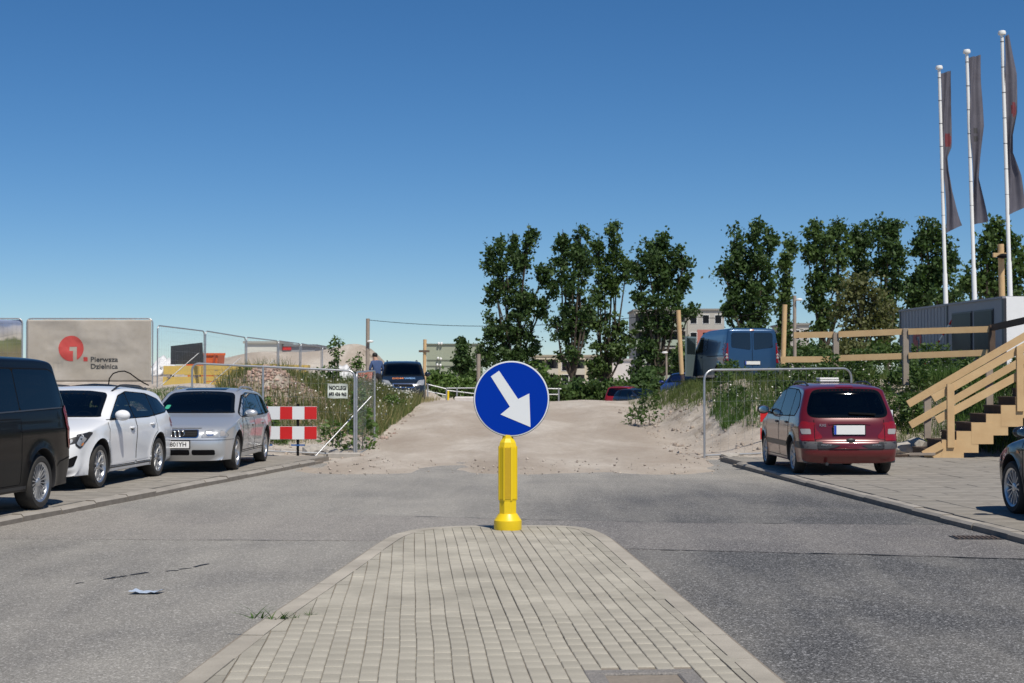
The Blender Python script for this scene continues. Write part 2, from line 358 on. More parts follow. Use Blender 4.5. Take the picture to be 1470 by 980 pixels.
def seam(name, pts, wd, z, lab):
    mb = MB(); P = [Vector((p[0], p[1], 0)) for p in pts]; D = []
    for a, bq in zip(P[:-1], P[1:]):
        k = max(2, int((bq - a).length / .08)); D += [a + (bq - a) * i / k for i in range(k)]
    D.append(P[-1]); L = []; Rr = []
    for i, p in enumerate(D):
        d = (D[min(i + 1, len(D) - 1)] - D[max(i - 1, 0)]).normalized(); n = Vector((-d.y, d.x, 0))
        ww = wd * (.25 + 1.1 * abs(float(fbm(p.x * 2.3, p.y * 2.3 + 9, 21))) * 1.6); of = .06 * float(fbm(p.x * 3, p.y * 3, 22))
        L.append(p + n * (of + ww / 2)); Rr.append(p + n * (of - ww / 2))
    V = [(q.x, q.y, z) for q in L] + [(q.x, q.y, z) for q in Rr]; n = len(D)
    mb.add(V, [(i, n + i, n + i + 1, i + 1) for i in range(n - 1)])
    return tag(mb.build(name, TAR), kind='structure')
seam('road_seam', [(1.12, 15.17), (3.0, 14.76), (5.1, 14.24)], .035, .008, '')
seam('road_seam', [(5.0, 17.62), (2.0, 17.88), (0, 18.33), (-1.2, 18.7)], .03, .008, '')
seam('road_seam', [(-3.9, 16.02), (-3.0, 15.98), (-1.7, 15.92)], .010, .008, '')
for k, (a, bq) in enumerate([((-3.46, 12.9), (-3.40, 13.0)), ((-3.42, 13.04), (-3.33, 13.12)), ((-3.31, 13.17), (-3.22, 13.36)), ((-3.05, 13.42), (-2.96, 13.5)), ((-2.97, 13.56), (-2.88, 13.66)), ((-2.87, 13.72), (-2.76, 13.95)), ((-3.62, 12.62), (-3.55, 12.68)), ((-4.2, 11.3), (-4.12, 11.34))]):
    mx_ = ((a[0] + bq[0]) / 2 + random.uniform(-.03, .03), (a[1] + bq[1]) / 2 + random.uniform(-.06, .06)); seam('tar_crack', [a, mx_, bq], .05, .004, '')

# ------------------------------------------------------------------ footways and kerbs
def kl(y): return -5.87 + (y - 17.4) * .158          # road-side edge of the left kerb
def kr(y): return 5.24 - (y - 15.54) * .0715          # road-side edge of the right kerb
KH = .095
def slabmat(name, base):
    m, t, b = nodes(name); tc = N(t, 'ShaderNodeTexCoord').outputs['Object']
    n = noise(t, 1.6, 6, .65, tc); n2 = noise(t, 70, 3, .6, tc); geo = N(t, 'ShaderNodeNewGeometry')
    c = ramp(t, n.outputs[0], [(.3, tuple(c * .72 for c in base)), (.7, tuple(c * 1.12 for c in base))]).outputs[0]
    c = mixc(t, ramp(t, n2.outputs[0], [(.5, 0.0), (.75, .4)]).outputs[0], c, tuple(c * .6 for c in base))
    oi = N(t, 'ShaderNodeObjectInfo')
    c = mixc(t, 1.0, c, ramp(t, oi.outputs['Random'], [(0, .93), (1, 1.06)]).outputs[0], 'MULTIPLY')
    c = mixc(t, 1.0, c, ramp(t, geo.outputs['Random Per Island'], [(0, .93), (1, 1.07)]).outputs[0], 'MULTIPLY')
    t.links.new(c, b.inputs['Base Color']); b.inputs['Roughness'].default_value = .9; b.inputs['Specular IOR Level'].default_value = .2
    bump(t, b, n2.outputs[0], .35, .006); return m
M['slab'] = slabmat('footway_concrete', (.272, .252, .222))
M['kerb'] = slabmat('kerb_concrete', (.33, .305, .27))
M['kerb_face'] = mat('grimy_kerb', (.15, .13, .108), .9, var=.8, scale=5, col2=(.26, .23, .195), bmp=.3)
M['paver'] = slabmat('paver_concrete', (.392, .366, .306))
M['paver_edge'] = slabmat('island_kerb_concrete', (.405, .372, .316))
M['joint'] = mat('sand_joint', (.25, .215, .175), .95, var=.4, scale=30)
def footway(name, side, y0, y1, kf, width, sl):
    bed = MB(); s = side
    bed.prism([(kf(y0) + s * .15, y0), (kf(y0) + s * width, y0), (kf(y1) + s * width, y1), (kf(y1) + s * .15, y1)][::s], -.03, KH - .018)
    root = tag(bed.build(name, M['joint']), kind='structure')
    a = math.atan((kf(1) - kf(0))); mbs = MB(); mbs.box((0, 0, 0), (.494, .494, .05), bev=.003); sm = mbs.mesh('slab')
    sm.materials.append(M['slab']); rest = MB(); L = []
    nrow = int((y1 - y0) / .5); ncol = int((width - .15) / .5)
    for r in range(nrow):
        for c in range(ncol):
            y = y0 + .25 + r * .5; x = kf(y) + s * (.15 + .26 + c * .5); L.append((y, x, r, c))
    vis = [q for q in L if 15 < q[0] and abs(q[1] / q[0] * F) < 760]; vis.sort(key=lambda q: q[0]); keep = set((q[2], q[3]) for q in vis[:290])
    for y, x, r, c in L:
        dz = random.uniform(-.003, .003)
        if (r, c) in keep:
            o = link('slab', sm, None, root); o.location = (x, y, KH - .02 + dz); o.rotation_euler = (random.uniform(-.006, .006), random.uniform(-.006, .006), -a * 1.0)
        else: rest.box((x, y, KH - .02 + dz), (.494, .494, .05), rz=-a, bev=.003)
    tag(rest.build('slabs', M['slab'], root), kind='stuff')
    return root
footway('footway_left', -1, 8, 31.5, kl, 5.2, M['slab'])
footway('footway_right', 1, 6, 31.2, kr, 6.2, M['slab'])
def kerb_run(name, kf, s, y0, y1):
    root = None; a = math.atan(kf(1) - kf(0)); mb = MB()
    mb.add([(0, -.497, -.1), (.15 * s, -.497, -.1), (.15 * s, -.497, KH), (.03 * s, -.497, KH), (.0, -.497, KH - .03),
            (0, .497, -.1), (.15 * s, .497, -.1), (.15 * s, .497, KH), (.03 * s, .497, KH), (.0, .497, KH - .03)],
           [(0, 1, 2, 3, 4), (9, 8, 7, 6, 5), (0, 5, 6, 1), (1, 6, 7, 2), (2, 7, 8, 3), (3, 8, 9, 4), (4, 9, 5, 0)])
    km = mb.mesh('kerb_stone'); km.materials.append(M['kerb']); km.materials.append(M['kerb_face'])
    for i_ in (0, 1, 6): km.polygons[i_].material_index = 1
    base = MB(); base.prism([(kf(y0) + .01 * s, y0), (kf(y0) + .14 * s, y0), (kf(y1) + .14 * s, y1), (kf(y1) + .01 * s, y1)][::s], -.12, KH - .05)
    root = tag(base.build(name, M['joint']), kind='structure')
    y = y0 + .5
    while y < y1 - .3:
        o = link('kerb_stone', km, None, root); o.location = (kf(y) + random.uniform(-.006, .006), y, random.uniform(-.012, .008))
        o.rotation_euler = (random.uniform(-.008, .008), random.uniform(-.01, .01), -a + random.uniform(-.01, .01)); y += 1.0
kerb_run('kerb_left', kl, -1, 8, 30.6)
kerb_run('kerb_right', kr, 1, 6, 29.4)
# drain grate beside the right kerb
g = empty('drain_grate', (X(1395, 16.3), 16.2, .002), R(-3), 'rusty slotted drain grate in the asphalt beside the kerb', 'drain')
MB().box((0, 0, .004), (.5, .34, .008)).build('frame', TAR, g)
RUST = mat('rusty_iron', (.13, .10, .085), .8, .3, var=.5, scale=20)
for k in range(9): MB().box((-.2 + k * .05, 0, .011), (.028, .29, .008)).build('bar', RUST, g)

# ------------------------------------------------------------------ traffic island
IZ = .13
IS = [(-1.86, 5.5), (-1.75, 7.75), (-1.66, 9.75), (-1.47, 12.0), (-1.265, 15.0), (-1.16, 15.55), (-.98, 15.98), (-.66, 16.24), (-.3, 16.33),
      (.35, 16.34), (.66, 16.26), (.86, 15.9), (.96, 15.3), (1.02, 14.6), (1.2, 11.6), (1.42, 8.0), (1.57, 5.5)]
def chaikin(P, n=2):
    for _ in range(n):
        Q = [P[0]]
        for a, bq in zip(P[:-1], P[1:]): Q += [(.75 * a[0] + .25 * bq[0], .75 * a[1] + .25 * bq[1]), (.25 * a[0] + .75 * bq[0], .25 * a[1] + .75 * bq[1])]
        P = Q + [P[-1]]
    return P
ISO = chaikin(IS, 2)
def offset_open(P, d):
    out = []
    for i, p in enumerate(P):
        a = P[max(i - 1, 0)]; bq = P[min(i + 1, len(P) - 1)]; dx, dy = bq[0] - a[0], bq[1] - a[1]; l = math.hypot(dx, dy)
        out.append((p[0] + dy / l * d, p[1] - dx / l * d))
    return out
ISI = offset_open(ISO, .155)
isl = MB(); isl.prism(ISO[::-1], -.05, IZ - .010)
island = tag(isl.build('traffic_island', M['joint']), kind='structure')
# kerb stones round the island: cut along the outline every ~0.75 m
def along(P, step):
    d = [0]
    for a, bq in zip(P[:-1], P[1:]): d.append(d[-1] + math.hypot(bq[0] - a[0], bq[1] - a[1]))
    return d
dd = along(ISO, 1); tot = dd[-1]; nk = int(tot / .75)
def at_d(P, s): return (float(np.interp(s, dd, [p[0] for p in P])), float(np.interp(s, dd, [p[1] for p in P])))
for k in range(nk):
    s0, s1 = tot * k / nk + .004, tot * (k + 1) / nk - .004
    o_ = [at_d(ISO, s0 + (s1 - s0) * i / 4) for i in range(5)]; i_ = [at_d(ISI, s0 + (s1 - s0) * i / 4) for i in range(5)]
    e_ = [(o[0] * .85 + i[0] * .15, o[1] * .85 + i[1] * .15) for o, i in zip(o_, i_)]
    V = [(p[0], p[1], -.05) for p in o_] + [(p[0], p[1], IZ - .02) for p in o_] + [(p[0], p[1], IZ) for p in e_] + [(p[0], p[1], IZ) for p in i_] + [(p[0], p[1], -.02) for p in i_]
    Fc = []
    for l in range(4): Fc += [(l * 5 + i, l * 5 + i + 1, l * 5 + 6 + i, l * 5 + 5 + i) for i in range(4)]
    Fc += [(0, 5, 10, 15, 20), (24, 19, 14, 9, 4)]
    o = link('kerb_stone', MB().add(V, Fc).mesh('kerb_stone'), M['paver_edge'], island); o.location.z = random.uniform(-.004, .003)
# pavers: 10 x 20 cm, laid lengthwise in stretcher courses
def inpoly_np(x, y, P):
    P = np.asarray(P, float); c = np.zeros(len(x), bool); j = len(P) - 1
    for i in range(len(P)):
        xi, yi = P[i]; xj, yj = P[j]
        if yi != yj: c ^= ((yi > y) != (yj > y)) & (x < (xj - xi) * (y - yi) / (yj - yi) + xi)
        j = i
    return c
def inpoly(p, P):
    c = False; j = len(P) - 1
    for i in range(len(P)):
        if (P[i][1] > p[1]) != (P[j][1] > p[1]) and p[0] < (P[j][0] - P[i][0]) * (p[1] - P[i][1]) / (P[j][1] - P[i][1]) + P[i][0]: c = not c
        j = i
    return c
def clip_half(P, n, d):
    out = []
    for i in range(len(P)):
        a, bq = P[i], P[(i + 1) % len(P)]; fa = a[0] * n[0] + a[1] * n[1] - d; fb = bq[0] * n[0] + bq[1] * n[1] - d
        if fa <= 0: out.append(a)
        if fa * fb < 0: tt = fa / (fa - fb); out.append((a[0] + (bq[0] - a[0]) * tt, a[1] + (bq[1] - a[1]) * tt))
    return out
PA = math.atan(.066); ca, sa = math.cos(PA), math.sin(PA)
INP = offset_open(ISO, .162)
LID = (.70, 7.93, .60)       # utility cover centre and size
lidr = Matrix.Rotation(PA, 2)
pm = MB(); pm.box((0, 0, 0), (.0965, .1965, .06), bev=.004); pmesh = pm.mesh('paver'); pmesh.materials.append(M['paver'])
bricks = []; cutp = MB()
def prism_cut(P, dz):
    V = [(p[0], p[1], IZ - .05) for p in P] + [(p[0], p[1], IZ - .001 + dz) for p in P]; n = len(P)
    cutp.add(V, [tuple(range(n, 2 * n))] + [(i, (i + 1) % n, n + (i + 1) % n, n + i) for i in range(n)])
def near_edges(cx, cy):
    out = []
    for i in range(len(INP) - 1):
        a, bq = INP[i], INP[i + 1]; mx, my = (a[0] + bq[0]) / 2, (a[1] + bq[1]) / 2
        if math.hypot(mx - cx, my - cy) < .6 or math.hypot(a[0] - cx, a[1] - cy) < .35: out.append((a, bq))
    return out
for ci in range(-26, 27):
    for ri in range(-30, 70):
        u = ci * .1; v = 8 + ri * .2 + (.1 if ci % 2 else 0)
        wob = .012 * float(vnoise(u * 3, v * 1.1, 31))
        cx = .35 + (u + wob) * ca - (v - 8) * sa; cy = 8 + (u) * sa + (v - 8) * ca
        if cy < 5.5 or cy > 16.6 or abs(cx) > 2: continue
        q = lidr.inverted() @ Vector((cx - LID[0], cy - LID[1]))
        lx, ly = abs(q.x) - LID[2] / 2, abs(q.y) - LID[2] / 2
        if lx < .03 and ly < .05: continue
        cor = [(cx + a * .047 * ca - bq * .097 * sa, cy + a * .047 * sa + bq * .097 * ca) for a, bq in ((-1, -1), (1, -1), (1, 1), (-1, 1))]
        ins = [inpoly(p, INP) for p in cor]
        if all(ins): bricks.append((cy, cx))
        elif any(ins) or inpoly((cx, cy), INP):
            P = cor
            for a, bq in near_edges(cx, cy):
                dx, dy = bq[0] - a[0], bq[1] - a[1]; n = (-dy, dx)
                if math.hypot((a[0] + bq[0]) / 2 - cx, (a[1] + bq[1]) / 2 - cy) < .28:
                    P = clip_half(P, n, a[0] * n[0] + a[1] * n[1]) if len(P) > 2 else P
            if len(P) > 2: prism_cut(P, random.uniform(-.002, .002))
bricks.sort(); vis = [q for q in bricks if q[0] > 7.7 and abs(q[1] / q[0] * F) < 735][:300]; vs_ = set(vis); rest = MB()
for cy, cx in bricks:
    dz = .0035 * float(fbm(cx * 1.5, cy * 1.5, 33)) * 2 + random.uniform(-.0012, .0012)
    if (cy, cx) in vs_:
        o = link('paver', pmesh, None, island); o.location = (cx, cy, IZ - .03 + dz); o.rotation_euler = (random.uniform(-.006, .006), random.uniform(-.008, .008), PA + random.uniform(-.006, .006))
    else: rest.box((cx, cy, IZ - .03 + dz), (.0965, .1965, .06), rz=PA + random.uniform(-.006, .006), bev=.004)
tag(rest.build('pavers', M['paver'], island), kind='stuff'); tag(cutp.build('cut_pavers', M['paver'], island), kind='stuff')
# utility cover: exposed-aggregate frame with a sunken lid
lid = empty('utility_cover', (LID[0], LID[1], 0), PA, 'square utility cover with pebbly concrete frame set into the pavers', 'manhole cover')
AGG = mat('exposed_aggregate', (.30, .28, .26), .9, var=.9, scale=95, col2=(.10, .095, .09), bmp=.9, bscale=95)
hs = LID[2] / 2
for sx, sy, dx, dy in ((0, 1, 2 * hs, .105), (0, -1, 2 * hs, .105), (1, 0, .105, 2 * hs - .212), (-1, 0, .105, 2 * hs - .212)):
    MB().box((sx * (hs - .0525), sy * (hs - .0525), IZ - .048), (dx, dy, .1), bev=.008).build('frame_bar', AGG, lid)
MB().box((0, 0, IZ - .075), (2 * hs - .22, 2 * hs - .22, .09), bev=.01).build('lid', mat('lid_concrete', (.36, .30, .25), .9, var=.5, scale=12, bmp=.4), lid)
# ------------------------------------------------------------------ vehicles
def fillet(P, closed=False, k=6):
    out = []; n = len(P)
    for i, p in enumerate(P):
        r = p[2] if len(p) > 2 else 0
        if (not closed and i in (0, n - 1)) or r <= 0: out.append((p[0], p[1])); continue
        a, c = P[i - 1], P[(i + 1) % n]; v1 = Vector((a[0] - p[0], a[1] - p[1])); v2 = Vector((c[0] - p[0], c[1] - p[1]))
        t1 = min(r, v1.length * .48); t2 = min(r, v2.length * .48); b = Vector(p[:2]); s = b + v1.normalized() * t1; e = b + v2.normalized() * t2
        for j in range(k + 1):
            t = j / k; q = s * (1 - t) ** 2 + b * 2 * t * (1 - t) + e * t * t; out.append((q.x, q.y))
    return out
def resample(P, step, closed=False):
    if closed: P = P + [P[0]]
    out = []
    for a, b in zip(P[:-1], P[1:]):
        L = math.hypot(b[0] - a[0], b[1] - a[1])
        if L < 1e-5: continue
        k = max(1, int(math.ceil(L / step))); out += [(a[0] + (b[0] - a[0]) * i / k, a[1] + (b[1] - a[1]) * i / k) for i in range(k)]
    if not closed: out.append(P[-1])
    return out
def shrink(P, d):
    n = len(P); A = sum(P[i][0] * P[(i + 1) % n][1] - P[(i + 1) % n][0] * P[i][1] for i in range(n)); sg = 1 if A > 0 else -1; out = []
    for i in range(n):
        a, b, c = P[i - 1], P[i], P[(i + 1) % n]
        e1 = Vector((b[0] - a[0], b[1] - a[1])); e2 = Vector((c[0] - b[0], c[1] - b[1]))
        if e1.length < 1e-6 or e2.length < 1e-6: out.append(b); continue
        n1 = Vector((-e1.y, e1.x)).normalized() * sg; n2 = Vector((-e2.y, e2.x)).normalized() * sg; m = (n1 + n2)
        m = m / max(.35, m.length_squared / 2) if m.length > 1e-4 else n1
        out.append((b[0] + m.x * d, b[1] + m.y * d))
    return out
def clipx(P, x0, x1):
    P = clip_half([p[:2] for p in P], (-1, 0), -x0); return clip_half(P, (1, 0), x1)
def rnd(P, r, step=.04): return resample(fillet([(p[0], p[1], r) for p in P], True), step, True)
def tri2d(loops, step, holes=()):
    V = []; E = []
    for L in list(loops) + list(holes):
        n0 = len(V); V += [Vector(p) for p in L]; E += [(n0 + i, n0 + (i + 1) % len(L)) for i in range(len(L))]
    L = loops[0]; x0 = min(p[0] for p in L); x1 = max(p[0] for p in L); y0 = min(p[1] for p in L); y1 = max(p[1] for p in L)
    gy, gx = np.mgrid[y0 + step / 2:y1:step * .87, x0 + step * .25:x1:step]; gx = gx + (np.arange(gx.shape[0]) % 2)[:, None] * step * .5
    gx, gy = gx.ravel(), gy.ravel(); ok = inpoly_np(gx, gy, L); V += [Vector((float(a), float(b))) for a, b in zip(gx[ok], gy[ok])]
    vo, eo, fo, ov, oe, of = delaunay_2d_cdt(V, E, [], 1, 1e-5)
    if holes and fo:
        co = np.array([(v.x, v.y) for v in vo]); fa = np.array(fo); ce = co[fa].mean(1); bad = np.zeros(len(fa), bool)
        for h in holes: bad |= inpoly_np(ce[:, 0], ce[:, 1], h)
        fo = [f for f, q in zip(fo, bad) if not q]
    return vo, fo, ov
DIRS = {'L': (Vector((0, -1, 0)), lambda a, b: Vector((a, 5, b))), 'R': (Vector((0, 1, 0)), lambda a, b: Vector((a, -5, b))),
        'F': (Vector((-1, 0, 0)), lambda a, b: Vector((9, a, b))), 'B': (Vector((1, 0, 0)), lambda a, b: Vector((-9, a, b))),
        'T': (Vector((0, 0, -1)), lambda a, b: Vector((a, b, 9)))}
class Car: pass
def wheel_meshes(r, wd, style):
    t = MB(); h = wd / 2; ri = r * .70
    t.lathe([(ri, -h * .85), (ri + .02, -h), (r - .03, -h), (r - .008, -h * .8), (r, -h * .5), (r, h * .5), (r - .008, h * .8), (r - .03, h), (ri + .02, h), (ri, h * .85), (ri - .01, h * .5)], 40, axis='y')
    m = MB(); m.lathe([(ri + .004, -h * .8), (ri - .02, -h * .6), (ri - .035, h * .2), (ri - .015, h * .8), (ri + .008, h * .93), (ri + .012, h * .8)], 40, axis='y')
    n, wdt, dish = {'multi': (20, .018, .0), 'ten': (10, .030, .01), 'five': (5, .085, .01), 'cap': (9, .075, .0), 'fine': (14, .022, .01), 'six': (6, .075, .01)}[style]
    for k in range(n):
        a = 2 * math.pi * k / n
        Mx = Matrix.Rotation(-a, 4, 'Y')
        V = []
        for rr, ww, yy in ((.05, wdt * .8, h * .62), (ri - .012, wdt * (1.25 if style != 'multi' else 1.5), h * (.74 + dish))):
            V += [(rr, yy - .03, -ww / 2), (rr, yy, -ww / 2 * .7), (rr, yy, ww / 2 * .7), (rr, yy - .03, ww / 2)]
        m.add(V, [(0, 1, 5, 4), (1, 2, 6, 5), (2, 3, 7, 6), (3, 0, 4, 7), (0, 3, 2, 1), (4, 5, 6, 7)], Mx)
        if style == 'five':
            pass
    m.lathe([(0, h * .76), (.032, h * .75), (.05, h * .7), (.062, h * .55), (.062, h * .3)][::-1], 20, axis='y')
    d = MB(); d.lathe([(ri - .03, -h * .5), (ri - .03, h * .12), (.0, h * .14)], 28, axis='y')
    return t.mesh('tyre', 35), m.mesh('rim', 35), d.mesh('wheel', 35)
def build_car(name, label, cat, sp, loc, ang, group=None, detail=True, sc=1.0):
    c = Car(); root = empty(name, loc, ang, label, cat, group); root.scale = (sc, sc, sc); c.root = root; c.sp = sp
    xf, xr = sp['axle']; wr = sp['wr']; zb = sp['zb']; Ra = wr + sp.get('arch', .055); zc = wr + .01
    top = resample(fillet(sp['top']), .045)
    dxa = math.sqrt(Ra ** 2 - (zc - zb) ** 2); bot = []
    e0, e1 = sp['top'][-1], sp['top'][0]
    def arc(xc):
        a0 = math.pi - math.asin((zb - zc) / Ra) if True else 0
        st = math.atan2(zb - zc, -dxa) % (2 * math.pi); en = math.atan2(zb - zc, dxa)
        st = st if st < math.pi * 1.5 else st - 2 * math.pi
        return [(xc + Ra * math.cos(st + (en - st) * i / 18), zc + Ra * math.sin(st + (en - st) * i / 18)) for i in range(19)]
    line = [(e0[0], e0[1]), (xr - dxa - .02, zb)] + arc(xr) + [(xf - dxa, zb)] + arc(xf)[1:] + [(xf + dxa + .02, zb), (e1[0], e1[1])]
    line[line.index((xf - dxa, zb))] = (xf - dxa - .001, zb)
    bot = resample(line, .05)[1:-1]
    P = np.array(top + bot); nt_ = len(top); n = len(P)
    tg = np.roll(P, -1, 0) - np.roll(P, 1, 0); tg /= np.linalg.norm(tg, axis=1)[:, None] + 1e-9
    nrm = np.stack([tg[:, 1], -tg[:, 0]], 1)
    for _ in range(2): 
        sm = (np.roll(nrm, 1, 0) + nrm * 2 + np.roll(nrm, -1, 0)); nrm[:nt_] = sm[:nt_]; nrm /= np.linalg.norm(nrm, axis=1)[:, None] + 1e-9
    rx = np.where(nrm[:, 0] > 0, sp.get('rF', .24), sp.get('rR', .14)); rz = np.full(n, sp.get('rT', .09))
    rx[nt_:] = .02; rz[nt_:] = .02
    ins = np.stack([nrm[:, 0] * rx, nrm[:, 1] * rz], 1)
    for _ in range(6):
        s2 = (np.roll(ins, 1, 0) + ins * 2 + np.roll(ins, -1, 0)) / 4; ins[:nt_ - 1] = s2[:nt_ - 1]
    Q = P - ins
    sz, sf = zip(*sp['sect']); hw = sp['hw']; L1 = max(P[:, 0]); L0 = min(P[:, 0])
    pf, pr = sp.get('pf', .90), sp.get('pr', .94); lf, lr = sp.get('lf', 1.2), sp.get('lr', 1.0)
    def W(x, z):
        s = np.interp(z, sz, sf)
        a = np.clip((np.asarray(x) - (L1 - lf)) / lf, 0, 1); b_ = np.clip(((L0 + lr) - np.asarray(x)) / lr, 0, 1)
        f = hw * s * (1 - (1 - pf) * a ** 2.2) * (1 - (1 - pr) * b_ ** 2.2)
        for xa in (xf, xr):
            d = np.hypot(np.asarray(x) - xa, np.asarray(z) - zc); f = f + .022 * np.exp(-((d - Ra) / .07) ** 2) * (np.asarray(z) < .95)
        return f + sp.get('crease', .012) * np.exp(-((np.asarray(z) - sp['belt'] + .13) / .035) ** 2)
    c.W = W
    WQ = W(Q[:, 0], Q[:, 1])
    sv = np.array([0, .08, .16, .24, .32, .40, .48, .55, .62, .68, .74, .79, .84, .88, .915, .945, .968, .985, .996, 1.0]); ne = sp.get('ne', 3.0)
    dv = 1 - (1 - sv ** ne) ** (1 / ne); S = np.concatenate([-sv[:0:-1], sv]); D = np.concatenate([dv[:0:-1], dv]); K = len(S)
    V = []
    for j in range(n):
        for k in range(K): V.append((P[j, 0] + (Q[j, 0] - P[j, 0]) * D[k], S[k] * WQ[j], P[j, 1] + (Q[j, 1] - P[j, 1]) * D[k]))
    Fc = []; Mi = []; info = []
    for j in range(n):
        j2 = (j + 1) % n; under = 1 if (j >= nt_ - 1 and j < n) else 0
        for k in range(K - 1): Fc.append((j * K + k, j2 * K + k, j2 * K + k + 1, j * K + k + 1)); Mi.append(under); info.append(nrm[j, 0])
    nstrip = len(Fc)
    # windows
    panes = []
    dlo = sp.get('dlo')
    if dlo:
        xsplit = sp['split']
        for a, b_ in zip(xsplit[:-1], xsplit[1:]):
            q = clipx(dlo, a + sp.get('pw', .03), b_ - sp.get('pw', .03))
            if len(q) > 2: panes.append(rnd(q, .05))
    ring = [tuple(q) for q in Q]
    hol = [] if not detail else panes
    vo, fo, ov = tri2d([ring], .07, hol)
    for side in (1, -1):
        mp = {}
        for i, v in enumerate(vo):
            o = [q for q in ov[i] if q < n]
            if o: mp[i] = o[0] * K + (K - 1 if side == 1 else 0)
            else: mp[i] = len(V); V.append((v.x, side * float(W(v.x, v.y)), v.y))
        for f in fo:
            g = tuple(mp[i] for i in f); Fc.append(g if side == -1 else g[::-1]); Mi.append(0); info.append(9)
    vo2, fo2, ov2 = (vo, fo, ov) if not hol else tri2d([ring], .07)
    bV = [Vector(v) for v in V[:n * K]]; bF = [f for f in Fc[:nstrip]]
    for side in (1, -1):
        off = len(bV); ww = W(np.array([v.x for v in vo2]), np.array([v.y for v in vo2])); bV += [Vector((v.x, side * float(q), v.y)) for v, q in zip(vo2, ww)]; bF += [tuple(i + off for i in f) for f in fo2]
    c.bvh = BVHTree.FromPolygons(bV, bF)
    fr = {}
    for key, sgn in (('ws', 1), ('rw', -1)):
        if sp.get(key):
            h = sp[key]; full = [(y, z) for y, z in h] + [(-y, z) for y, z in h[::-1]]
            fr[key] = (rnd(full, sp.get('wrad', .08)), rnd(shrink(full, .055), .07))
    keepF = []; keepM = []; inw = {}; VA = np.array(V)
    for key in fr: inw[key] = inpoly_np(VA[:, 1], VA[:, 2], fr[key][1])
    for i, f in enumerate(Fc):
        drop = False
        if detail and i < nstrip and Mi[i] == 0:
            for key, sgn in (('ws', 1), ('rw', -1)):
                if key in fr and info[i] * sgn > .12 and inw[key][list(f)].any(): drop = True
        if not drop: keepF.append(f); keepM.append(Mi[i])
    me = bpy.data.meshes.new('body'); me.from_pydata(V, [], keepF); me.polygons.foreach_set('material_index', keepM)
    bm = bmesh.new(); bm.from_mesh(me); bmesh.ops.recalc_face_normals(bm, faces=bm.faces[:]); bm.to_mesh(me); bm.free()
    me.polygons.foreach_set('use_smooth', [True] * len(me.polygons)); me.set_sharp_from_angle(angle=R(38))
    body = link('body', me, [sp['paint'], M['plastic']], root); c.body = body
    def patch(nm, poly, side, off, mt, parent=None, step=.06, holes=(), round_=0, lab=None):
        if round_: poly = rnd(poly, round_)
        else: poly = resample(list(poly), .05, True)
        vo, fo, ov = tri2d([poly], step, holes); d, org = DIRS[side]; VV = []
        for v in vo:
            ax = v.x; hit = (None,)
            for _ in range(25):
                hit = c.bvh.ray_cast(org(ax, v.y), d)
                if hit[0] is not None: break
                ax *= .985
            p, nn = (hit[0], hit[1]) if hit[0] is not None else (org(v.x, v.y) + d * 5, -d)
            if nn.dot(d) > 0: nn = -nn
            VV.append(p + nn * off)
        f0 = []
        for f in fo:
            nn = (VV[f[1]] - VV[f[0]]).cross(VV[f[2]] - VV[f[0]]); f0.append(tuple(f) if nn.dot(d) < 0 else tuple(f)[::-1])
        m2 = bpy.data.meshes.new(nm); m2.from_pydata(VV, [], f0); m2.polygons.foreach_set('use_smooth', [True] * len(m2.polygons)); m2.update()
        o = link(nm, m2, mt, parent or root)
        if lab: o['label'] = lab
        return o
    c.patch = patch
    def hit(side, a, b):
        d, org = DIRS[side]; h = c.bvh.ray_cast(org(a, b), d)
        return (h[0], h[1] if h[1].dot(d) < 0 else -h[1]) if h[0] is not None else (org(a, b) + d * 5, -d)
    c.hit = hit
    def strip(nm, pts, side, wd, off, mt, parent=None, step=.05):
        D_ = resample(list(pts), step); VV = []; nn_ = len(D_)
        for i, p in enumerate(D_):
            a, b = D_[max(i - 1, 0)], D_[min(i + 1, nn_ - 1)]; dx, dy = b[0] - a[0], b[1] - a[1]; l = math.hypot(dx, dy)
            for s in (-.5, .5):
                q = (p[0] - dy / l * wd * s, p[1] + dx / l * wd * s); h, nr = hit(side, *q); VV.append(h + nr * off)
        m2 = bpy.data.meshes.new(nm); m2.from_pydata(VV, [], [(2 * i, 2 * i + 1, 2 * i + 3, 2 * i + 2) for i in range(nn_ - 1)]); m2.update()
        return link(nm, m2, mt, parent or root)
    c.strip = strip
    gl = sp.get('glass', M['glass']); sgl = sp.get('side_glass', gl)
    for key, side, nm in (('ws', 'F', 'windscreen'), ('rw', 'B', 'rear_window')):
        if key in fr:
            g = patch(nm, shrink(fr[key][0], .006), side, .007, gl, step=.09)
            patch('window_seal', fr[key][0], side, .003, M['black'], g, .07, [fr[key][1]])
    if dlo:
        out = rnd(shrink(dlo, -.022), .05)
        for side in ('L', 'R'):
            f0 = patch('window_frame', out, side, .004, sp.get('frame', M['black']), None, .08, [shrink(p, .004) for p in panes])
            for p in panes: patch('side_window', shrink(p, -.006), side, .006, sgl, None, .1)
